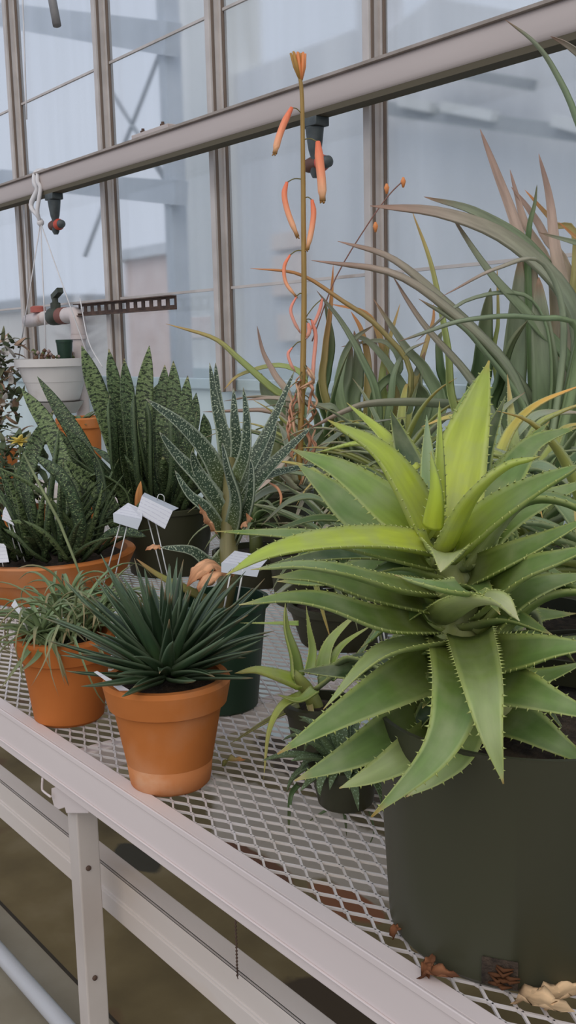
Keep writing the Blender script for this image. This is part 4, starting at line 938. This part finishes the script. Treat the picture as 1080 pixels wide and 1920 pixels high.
LYO = [(0, pig((150, 156, 76), 1.4)), (.5, pig((176, 156, 72), 1.4)), (1, pig((200, 140, 70), 1.4))]
def extra(t, lst):
    a = V(t.location)+V((0, 0, .2)); d = depth(a)
    for pts, w, c in lst: hand_leaf(t, a, d, (pts, w), M_LEAF_BG, c, teeth=(.012, .0025), edge=pig((170, 180, 130), 1.1), chan=.4, seg=22)
extra(tA, [([(930, 860, .0), (960, 800, .0), (1010, 755, -.02), (1100, 718, -.03)], 34, LYO), ([(960, 880, -.02), (1000, 800, -.05), (1050, 770, -.06), (1110, 750, -.07)], 34, LYG), ([(980, 880, -.04), (940, 850, -.1), (890, 850, -.13), (850, 880, -.13)], 34, LYG),
 ([(990, 900, -.04), (1030, 850, -.09), (1070, 840, -.11), (1120, 845, -.12)], 40, LG), ([(960, 890, .0), (930, 820, .03), (940, 770, .05), (985, 735, .06)], 30, LG), ([(1000, 890, .0), (1040, 830, .0), (1060, 800, .0), (1120, 790, .0)], 30, LYG),
 ([(950, 900, -.03), (1000, 870, -.1), (1050, 890, -.13), (1100, 940, -.13)], 44, LG), ([(930, 850, .05), (1000, 780, .08), (1060, 772, .1), (1120, 776, .1)], 28, LV), ([(960, 860, .05), (900, 800, .08), (850, 780, .09), (790, 800, .1)], 34, LYG)])
extra(tB, [([(640, 960, -.03), (590, 930, -.08), (540, 940, -.11), (490, 985, -.12)], 30, LG), ([(650, 955, .0), (600, 900, .0), (550, 885, -.02), (490, 890, -.04)], 22, LG), ([(650, 970, -.04), (590, 970, -.09), (540, 985, -.11), (470, 1010, -.12)], 26, LGd),
 ([(640, 950, .02), (600, 890, .04), (560, 870, .05), (500, 862, .05)], 22, LYG), ([(640, 980, -.04), (620, 1060, -.09), (640, 1120, -.1), (690, 1180, -.1)], 26, LG), ([(630, 985, -.04), (590, 1060, -.09), (600, 1130, -.1), (620, 1200, -.1)], 26, LYG), ([(650, 980, -.04), (660, 1080, -.09), (700, 1150, -.1), (720, 1220, -.1)], 24, LGd)])
# ================================================================== yellowish young aloe and low speckled plant beside the big pot
q = OZ(575, 1470, BZ); hd = V((q.x, q.y, 0)).normalized(); C7 = OZ(600, 1400, BZ); d7 = depth(C7)
yp = thing('potted_aloe', C7, 'small yellowing aloe pup leaning out on the mesh close to the big dark pot', 'potted plant')
simple_pot(yp, C7, .034, .042, .06, M_BLACKPOT)
AX7 = C7+V((0, 0, .06)); m = MB(); m.tube(cat([AX7-V((0, 0, .02)), U(580, 1300, d7-.01), U(548, 1262, d7-.03)], 6), [.010, .010, .010, .009, .009, .008, .006], 10, col=pig((150, 156, 80), 1.2)); m.build('stem', M_LEAF, yp)
YP = [(0, pig((150, 166, 70), 1.35)), (.6, pig((164, 172, 84), 1.35)), (1, pig((180, 160, 96), 1.3))]
YP2 = [(0, pig((120, 142, 66), 1.3)), (.6, pig((134, 152, 74), 1.3)), (1, pig((150, 150, 90), 1.3))]
for pts, w, c in (([(560, 1275, -.04), (520, 1262, -.06), (480, 1254, -.07), (440, 1262, -.08)], 46, YP), ([(562, 1270, -.03), (556, 1230, -.03), (540, 1180, -.03), (535, 1130, -.03)], 42, YP2), ([(580, 1262, -.02), (586, 1220, -.01), (580, 1180, -.01), (574, 1136, -.01)], 22, YP2),
                  ([(570, 1300, -.04), (530, 1320, -.06), (504, 1370, -.07), (494, 1462, -.07)], 26, YP), ([(560, 1168, .02), (520, 1168, .02), (450, 1168, .02)], 12, YP2), ([(590, 1280, -.03), (640, 1250, -.05), (690, 1246, -.06)], 40, [(0, pig((104, 120, 84), 1.2)), (1, pig((90, 108, 80), 1.2))]),
                  ([(560, 1320, -.02), (500, 1350, -.02), (430, 1395, -.02)], 22, [(0, pig((120, 120, 60), 1.1)), (1, pig((110, 92, 50), 1.1))]), ([(580, 1320, -.03), (590, 1350, -.05), (620, 1388, -.06)], 14, [(0, pig((180, 160, 100), 1.2)), (1, pig((200, 170, 130), 1.3))]),
                  ([(610, 1260, .0), (640, 1210, .02), (700, 1170, .03)], 24, YP2), ([(620, 1270, .0), (670, 1230, .02), (720, 1150, .03)], 22, LGd), ([(600, 1265, .0), (620, 1200, .02), (680, 1140, .04)], 34, YP2), ([(590, 1290, -.05), (560, 1310, -.06), (520, 1302, -.06)], 30, YP2)):
    hand_leaf(yp, AX7, d7, (pts, w), M_LEAF, c, edge=pig((180, 186, 110), 1.2), teeth=(.008, .002), chan=.4)
C8 = OZ(648, 1505, BZ); d8 = depth(C8)
lp = thing('potted_succulent', C8, 'low dark plant of speckled trailing leaves tucked against the big dark pot', 'potted plant')
simple_pot(lp, C8, .030, .038, .05, M_BLACKPOT)
random.seed(21); m = MB(); a8 = C8+V((0, 0, .05))
SPK = [(0, pig((66, 84, 52), 1.2)), (1, pig((86, 100, 66), 1.2))]
for i in range(46):
    az = i*2.4; wild_leaf(m, a8+V((math.cos(az), math.sin(az), 0))*.014, az, random.uniform(.0, 1.2), random.uniform(.04, .085), random.uniform(.010, .016), .004, SPK, droop=random.uniform(.4, 1.8), prof='lance', chan=.2, seg=10)
m.build('foliage', M_SPECK, lp)
for pts, w in (([(560, 1470, .02), (546, 1490, .0), (542, 1530, .0), (542, 1566, .0)], 12), ([(620, 1480, .0), (640, 1500, -.02), (648, 1540, -.02), (650, 1568, -.02)], 12), ([(640, 1510, .0), (610, 1520, -.01), (572, 1545, -.01)], 9), ([(690, 1520, .0), (700, 1560, .0), (682, 1604, .0)], 9)):
    hand_leaf(lp, a8, d8, (pts, w), M_LEAF_BG, LGd, prof='slim')

# ================================================================== bushy plant at the far left, yellow flower
def bush(px, py, y, label, nm, H, R, n, cols, lw, seed, hz=.12, name='potted_shrub'):
    random.seed(seed); p = OY(px, py, y); C = V((p.x, y, BZ)); t = thing(name, C, label, 'potted plant'); simple_pot(t, C, .08, .1, hz, M_TERRA)
    m = MB()
    for k in range(12):
        a = random.uniform(0, 6.28); e = V((math.cos(a), math.sin(a), 0))
        m.tube(cat([C+V((0, 0, hz-.02)), C+e*R*.4+V((0, 0, hz+H*.4)), C+e*R*random.uniform(.3, .9)+V((0, 0, hz+H*random.uniform(.6, .95)))], 8), [.004]*8+[.0015], 5, col=pig((110, 92, 70), 1.1))
    m.build('branches', M_DRY, t)
    m = MB()
    for k in range(n):
        a = random.uniform(0, 6.28); rr = R*random.random()**.5; z = hz+H*random.uniform(.05, 1)
        c = C+V((math.cos(a)*rr, math.sin(a)*rr, z))
        wild_leaf(m, c, random.uniform(0, 6.28), random.uniform(-.6, 1.2), lw*random.uniform(1.2, 2.6), lw*random.uniform(.5, 1), .0012, random.choice(cols), droop=random.uniform(-.5, 1.4), prof='lance', chan=.3, seg=5)
    m.build('foliage', M_BUSH, t); return t, C
BU = [[(0, pig((96, 100, 72), 1.2)), (1, pig((120, 122, 92), 1.2))], [(0, pig((130, 106, 84), 1.2)), (1, pig((170, 140, 116), 1.2))], [(0, pig((180, 176, 168), 1.2)), (1, pig((196, 190, 186), 1.2))], [(0, pig((60, 74, 46), 1.1)), (1, pig((84, 96, 64), 1.1))]]
bush(-22, 760, 1.50, 'leggy shrub with mixed brown, white and green leaves beside the white hanging pot', 'shrub', .42, .13, 360, BU, .03, 31)
t, C = bush(14, 880, 1.02, 'leafy green plant carrying one yellow flower at the edge of the bench', 'plant', .17, .11, 190, [BU[3], BU[0], BU[3]], .024, 37, .1, 'potted_plant')
m = MB(); p = U(36, 828, depth(C)-.22)
for k in range(14):
    wild_leaf(m, p, k*2.4, .9-.08*k, .028, .013, .001, [(0, pig((196, 176, 84), 1.3)), (1, pig((204, 186, 104), 1.3))], droop=.4, prof='lance', seg=6)
m.tube([p, p-V((0, 0, .05)), C+V((0, 0, .15))], .002, 6, col=pig((90, 100, 60)))
m.build('yellow_flower', M_LEAF_BG, t)
q = OZ(152, 900, BZ); C = OY(155, 900, 1.35); C.z = BZ
t = thing('potted_plant', C, 'small bright terracotta pot glimpsed below the white hanging planter', 'potted plant')
pot(t, C, .05, .062, .30, M_TERRA, (.03, .006)); m = MB()
for k in range(16): wild_leaf(m, C+V((0, 0, .27)), k*2.4, random.uniform(.4, 1.2), .08, .018, .003, LGd, droop=.7, prof='lance', seg=8)
m.build('foliage', M_LEAF_BG, t)

# ================================================================== hanging planter, cords, strap
hp_x = OY(70, 360, YR).x
pw = OY(100, 680, YR-.07); dh = depth(pw)
hg = thing('hanging_planter', V((pw.x, pw.y, OY(100, 755, YR-.07).z)), 'white plastic pot hanging by thin cords from the rail, holding dried plants', 'hanging pot')
zt, zb2 = OY(98, 672, YR-.07).z, OY(110, 752, YR-.07).z
rt = 70*m_per_px(dh); m = MB()
m.lathe((pw.x, pw.y, zb2), [(rt*.60, 0), (rt*.64, .004), (rt*.80, (zt-zb2)*.45), (rt*.815, (zt-zb2)*.46), (rt*.93, zt-zb2-.03), (rt*1.02, zt-zb2-.028), (rt*1.03, zt-zb2), (rt*.98, zt-zb2), (rt*.9, zt-zb2-.03), (rt*.6, .01)], 24)
m.build('pot', M_WHITEPOT, hg, auto=30)
m = MB(); m.lathe((pw.x+.02, pw.y, zb2-.045), [(rt*.46, 0), (rt*.5, .004), (rt*.7, .044), (rt*.66, .044), (rt*.4, .008)], 24); m.build('saucer', noise_mat('grey saucer', (.36, .34, .31), (.44, .42, .39), 6, .5), hg, auto=30)
m = MB(); m.lathe((pw.x, pw.y, zt-.03), [(rt*.9, 0), (rt*.9, .006), (.003, .012)], 24); m.build('soil', M_SOIL, hg)
M_CORD = noise_mat('white cord', (.62, .60, .60), (.74, .72, .72), 20, .7)
kn = OY(76, 418, YR-.03)
for a, c, off in ((35, 672, -.02), (86, 655, -.04), (165, 668, .03)):
    e = OY(a, c, YR-.07+off); m = MB(); m.tube([kn, kn.lerp(e, .5), e], .0022, 6); m.build('hanger_cord', M_CORD, hg)
m = MB(); p = [OY(150, 560, YR-.04), OY(166, 640, YR-.04), OY(192, 688, YR-.04)]; m.tube(cat(p, 8), .002, 6); m.build('hanger_cord', M_CORD, hg)
m = MB(); random.seed(40)
for k in range(30):
    a = random.uniform(0, 6.28); rr = rt*.8*random.random()**.5; b0 = V((pw.x+math.cos(a)*rr, pw.y+math.sin(a)*rr, zt-.02)); hgt = random.uniform(.02, .05)
    m.tube([b0, b0+V((random.uniform(-.01, .01), 0, hgt))], .0015, 5, col=pig((110, 84, 66), 1.1))
    m.lathe(b0+V((0, 0, hgt)), [(.002, -.008), (.009, 0), (.002, .008)], 6, col=random.choice((pig((160, 140, 136), 1.2), pig((110, 84, 66), 1.1), pig((96, 104, 66), 1.1))))
m.build('dried_foliage', M_DRY, hg)
gp = OY(121, 652, YR-.05); t = thing('nursery_pot', V((gp.x, gp.y, zt-.018)), 'tiny dark green nursery pot sitting inside the white hanging planter', 'pot')
m = MB(); r_ = 15*m_per_px(dh); m.lathe((gp.x, gp.y, zt-.018), [(r_*.8, 0), (r_, .075), (r_*1.06, .075), (r_*1.06, .085), (r_*.9, .085), (r_*.7, .01)], 20); m.build('body', M_GREENPOT, t, auto=35)
m = MB(); m.lathe((gp.x, gp.y, zt+.05), [(r_*.9, 0), (.002, .004)], 16); m.build('soil', M_SOIL, t)
st = thing('strap', V((kn.x, YR, kn.z)), 'white cloth strap knotted over the rail to carry the hanging pot', 'strap')
m = MB(); xs = OY(52, 372, YR-.03).x; rr_ = .043
lp_ = [V((xs+.10*i/14 if i > 7 else xs+.02, YR+math.cos(-2.2+i*.40)*.034, zc+math.sin(-2.2+i*.40)*.048)) for i in range(15)]
xa = OY(54, 350, YR-.035).x
loop = [V((xa+.01*j, YR+.034*math.cos(a), zc+.049*math.sin(a))) for j, a in enumerate([math.radians(x) for x in (300, 0, 60, 100, 140, 180, 210)])]
m.tube(cat(loop+[OY(58, 385, YR-.045), OY(70, 405, YR-.04), kn], 40), [.010]*30+[.010-.0006*i for i in range(11)], 8)
m.tube(cat([V((v.x+.028, v.y*1, v.z)) for v in loop]+[OY(70, 395, YR-.045), kn], 30), [.008]*31, 8)
m.build('loop', M_CORD, st)
m = MB(); m.lathe(kn, [(.004, -.014), (.013, -.004), (.013, .006), (.006, .016)], 12); m.build('knot', M_CORD, st)
for a, lab in (((36, -160, 50, 224), 'thin pale cord dangling above the rail at the far end of the glass wall'), ((44, 385, 52, 560), 'thin pale cord dangling below the rail behind the hanging pot')):
    m = MB(); p0, p1 = OY(a[0], a[1], YR+.045), OY(a[2], a[3], YR+.045); m.tube(cat([p0, p0.lerp(p1, .5)+V((.004, 0, 0)), p1], 8), .003, 6); tag(m.build('cord', M_CORD), lab, 'cord')
m = MB(); m.tube([OY(52, -420, 1.5), OY(98, 0, 1.5), OY(107, 48, 1.5)], .013, 14); tag(m.build('hanging_rod', noise_mat('grey rod', (.16, .15, .15), (.24, .23, .22), 15, .5)), 'dark grey rod hanging down at the very top of the picture', 'rod')

# ================================================================== pipework and the punched steel strut
pv = thing('pipe_assembly', OY(148, 700, 1.79), 'pinkish white plastic pipe with an elbow and dark valve behind the hanging pot', 'pipe')
M_PVC = noise_mat('pvc', (.58, .49, .46), (.70, .62, .60), 8, .45, c3=(.40, .26, .20), s3=12, t3=(.6, .75))
ye = 1.79; rp = 13*m_per_px(4.0)
e0, e1 = OY(118, 592, ye), OY(146, 590, ye); zt_ = e1.z
m = MB(); pts = [V((e0.x, ye, zt_)), V((e1.x-.03, ye, zt_)), V((e1.x-.01, ye, zt_-.006)), V((e1.x, ye, zt_-.03)), V((e1.x, ye, zt_-.08))]
m.tube(cat(pts, 16), rp*1.12, 16); m.build('elbow', M_PVC, pv)
m = MB(); m.tube([V((e1.x, ye, zt_-.06)), V((e1.x, ye, BZ+.12))], rp*.95, 16); m.tube([V((e1.x, ye, zt_-.075)), V((e1.x, ye, zt_-.09))], rp*1.2, 16); m.build('riser', M_PVC, pv, auto=40)
m = MB(); m.tube([V((e0.x-.02, ye, zt_)), V((e0.x+.03, ye, zt_))], rp*1.2, 16); m.build('coupling', plain('rusty coupling', lin((128, 78, 66)), .6), pv, auto=40)
m = MB(); m.lathe((e0.x-.10, ye, zt_), [(.026, 0), (.034, .01), (.034, .06), (.026, .075)], 16, V((1, 0, 0))); m.lathe((e0.x-.06, ye, zt_+.02), [(.02, 0), (.02, .03), (.012, .034), (.012, .05)], 14)
m.obox(V((e0.x-.04, ye, zt_+.085)), V((.03, 0, .012)), V((0, .012, 0)), V((-.003, 0, .009))); m.build('valve', noise_mat('green black valve', (.035, .042, .030), (.07, .08, .055), 20, .6), pv, auto=40)
m = MB(); m.tube([V((e0.x-.10, ye, zt_)), V((e0.x-.32, ye, zt_-.01))], rp, 14); m.build('feed_pipe', M_PVC, pv)
m = MB(); m.lathe((e0.x-.2, ye-.01, zt_+.02), [(.03, 0), (.03, .02), (.02, .025)], 14); m.build('red_cap', plain('faded red cap', lin((176, 96, 84)), .6), pv, auto=40)
pa, pb = OY(160, 580, 1.80), OY(331, 567, 1.80)
zs0, zs1 = OY(250, 586, 1.80).z, OY(250, 561, 1.80).z
sr_ = thing('steel_strut', V((pa.x, 1.8, zs0)), 'rust-brown punched steel channel bar fixed along the glass wall', 'strut')
m = MB(); x0, x1 = pa.x-.05, pb.x; nh = 13; ph = (x1-x0)/nh; hz0, hz1 = zs0+(zs1-zs0)*.33, zs0+(zs1-zs0)*.78
m.box((x0, 1.798, zs0), (x1, 1.801, hz0)); m.box((x0, 1.798, hz1), (x1, 1.801, zs1))
for k in range(nh+1):
    c = x0+k*ph; m.box((max(x0, c-ph*.2), 1.798, hz0), (min(x1, c+ph*.2), 1.801, hz1))
m.box((x0, 1.775, zs1-.003), (x1, 1.801, zs1)); m.box((x0, 1.775, zs0), (x1, 1.801, zs0+.003))
m.build('channel', M_RUST, sr_, False)
m = MB(); m.bar((pa.x-.03, 1.79, zs0+.01), (pa.x-.03, 1.79, BZ+.1), .02); m.build('upright', M_RUST, sr_, False)

# ================================================================== plant labels on wire stakes
def card_mat():
    mt, nt, b, o = new_mat('label card'); L = nt.links
    uv = nd(nt, 'ShaderNodeUVMap', uv_map='UVMap'); sp_ = nd(nt, 'ShaderNodeSeparateXYZ'); L.new(uv.outputs[0], sp_.inputs[0])
    mu = nd(nt, 'ShaderNodeMath', operation='MULTIPLY'); mu.inputs[1].default_value = 5; L.new(sp_.outputs[1], mu.inputs[0])
    fr = nd(nt, 'ShaderNodeMath', operation='FRACT'); L.new(mu.outputs[0], fr.inputs[0])
    n = nd(nt, 'ShaderNodeTexNoise'); n.inputs['Scale'].default_value = 1; mp = nd(nt, 'ShaderNodeMapping'); mp.inputs['Scale'].default_value = (14, 40, 1); L.new(uv.outputs[0], mp.inputs[0]); L.new(mp.outputs[0], n.inputs[0])
    gt = nd(nt, 'ShaderNodeMath', operation='GREATER_THAN'); gt.inputs[1].default_value = .78; L.new(fr.outputs[0], gt.inputs[0])
    ng = nd(nt, 'ShaderNodeMath', operation='GREATER_THAN'); ng.inputs[1].default_value = .45; L.new(n.outputs[0], ng.inputs[0])
    mm = nd(nt, 'ShaderNodeMath', operation='MULTIPLY'); L.new(gt.outputs[0], mm.inputs[0]); L.new(ng.outputs[0], mm.inputs[1])
    c = mixc(nt, mm.outputs[0], (.70, .71, .76), (.56, .56, .64)); L.new(c, b.inputs['Base Color']); b.inputs['Roughness'].default_value = .4
    return mt
M_CARD = card_mat(); M_FLAP = plain('label metal', (.50, .54, .60), .35); M_WIRE = plain('stake wire', (.62, .63, .62), .35, .3)
def ptag(d, face, flap, stakes, label, dd=None, ring=None):
    F4 = [U(a, c, d+e) for a, c, e in face]
    foot = [U(a, c, d+e) for _, _, a, c, e in [(0, 0)+s[1] for s in stakes]] if stakes else []
    t = thing('plant_label', foot[0] if foot else F4[0], label, 'plant label', 'plant labels on wire stakes')
    m = MB(); m.quad(F4, .0008); m.build('card', M_CARD, t, False)
    if flap:
        m = MB(); m.quad([U(a, c, d+e) for a, c, e in flap], .0008); m.build('flap', M_FLAP, t, False)
    for s0, s1 in stakes:
        m = MB(); p, q = U(s0[0], s0[1], d+s0[2]), U(s1[0], s1[1], d+s1[2]); m.tube([p, q], .0012, 8); m.build('stake', M_WIRE, t)
    if ring:
        m = MB(); m.tube(cat([U(a, c, d+e) for a, c, e in ring], 10), .0008, 6); m.build('ring', M_WIRE, t)
dt = depth(C3)-.20
ptag(dt, [(266, 930, .0), (324, 958, .0), (309, 992, -.025), (256, 961, -.025)], [(271, 924, .02), (335, 953, .02), (324, 958, .0), (266, 930, .0)], [((277, 972, -.012), (312, 1108, -.0)), ((292, 980, -.012), (330, 1150, -.0))], 'white label with wire loop turned toward the aisle, higher of the joined pair', ring=[(294, 938, .01), (298, 927, .012), (307, 930, .012), (308, 942, .01)])
ptag(dt-.03, [(240, 943, .02), (268, 956, .02), (266, 974, -.015), (212, 963, -.015)], [(212, 963, -.015), (266, 974, -.015), (258, 993, -.018), (213, 979, -.018)], [((228, 972, -.012), (190, 1112, -.0)), ((240, 978, -.012), (207, 1118, -.0))], 'white folded label beside the looped one, its stakes leaning over the curly plant')
dt = depth(C5)-.075
ptag(dt, [(440, 1033, .03), (505, 1045, .03), (487, 1066, -.015), (415, 1056, -.015)], [(415, 1056, -.015), (487, 1066, -.015), (482, 1082, -.017), (415, 1073, -.017)], [((433, 1070, -.014), (412, 1185, .005)), ((456, 1068, -.016), (436, 1172, .005))], 'white folded label standing behind the dark aloe, partly under a long yellow leaf')
dt = depth(C3)-.13
ptag(dt, [(6, 958, 0), (10, 950, .0), (27, 986, -.01), (4, 974, -.01)], None, [((14, 974, -.005), (34, 1050, .0)), ((22, 980, -.005), (47, 1054, .0))], 'small white label tilted on edge above the wide terracotta bowl')
ptag(dt-.05, [(-10, 1018, 0), (10, 1020, 0), (17, 1054, -.01), (-10, 1056, -.01)], None, [((4, 1052, -.008), (6, 1062, -.005))], 'white striped label half out of view against the bowl rim')
m_ = depth(C2)-.07
ptag(m_, [(21, 1135, 0), (28, 1124, 0), (42, 1150, 0), (36, 1152, 0)], None, [((38, 1150, .0), (58, 1195, .02))], 'tiny white label corner poking out of the curly plant')
dt = depth(C1)-.07
ptag(dt, [(176, 1260, .0), (182, 1258, .0), (262, 1305, .0), (236, 1304, .0)], None, [((246, 1300, .0), (256, 1316, .01))], 'slim white label sliver wedged between the two small terracotta pots')
dt = depth(C7)+.03
ptag(dt, [(690, 1140, .0), (730, 1146, .0), (724, 1170, -.01), (686, 1164, -.01)], None, [((704, 1165, 0), (714, 1225, 0)), ((716, 1168, 0), (726, 1225, 0))], 'label on two wire stakes almost hidden under the big aloe')

# ================================================================== fallen leaves on the mesh
random.seed(50)
DL = [(0, pig((112, 70, 44), 1.1)), (.5, pig((136, 90, 62), 1.1)), (1, pig((96, 60, 40), 1.1))]
DL2 = [(0, pig((180, 150, 116), 1.3)), (1, pig((196, 168, 132), 1.3))]
for (a, c, az, ln, col, lab) in ((824, 1846, .4, .034, DL, 'curled brown dry leaf lying on the mesh under the big pot edge'), (806, 1826, 2.0, .022, DL, 'brown leaf scrap on the mesh between the white bench beam and the big pot'), (1020, 1900, .2, .05, DL2, 'pale tan dry leaf at the lower corner of the mesh'),
                                 (1062, 1880, 1.2, .045, DL2, 'tan curled leaf at the foot of the big pot'), (755, 1760, 1.2, .022, DL, 'little brown scrap touching the big pot low down'), (440, 1440, .6, .03, LOR, 'thin yellowed leaf scrap on the mesh by the front terracotta pot')):
    p = OZ(a, c, BZ)+V((0, 0, .0032)); m = MB(); wild_leaf(m, p-V((math.cos(az), math.sin(az), 0))*ln/2, az, .12, ln, ln*.42, .0006, col, droop=.3, prof='lance', chan=.6, wav=.3, seg=10)
    tag(m.build('dry_leaf', M_DRY), lab, 'dry leaf', 'fallen leaves on the mesh')
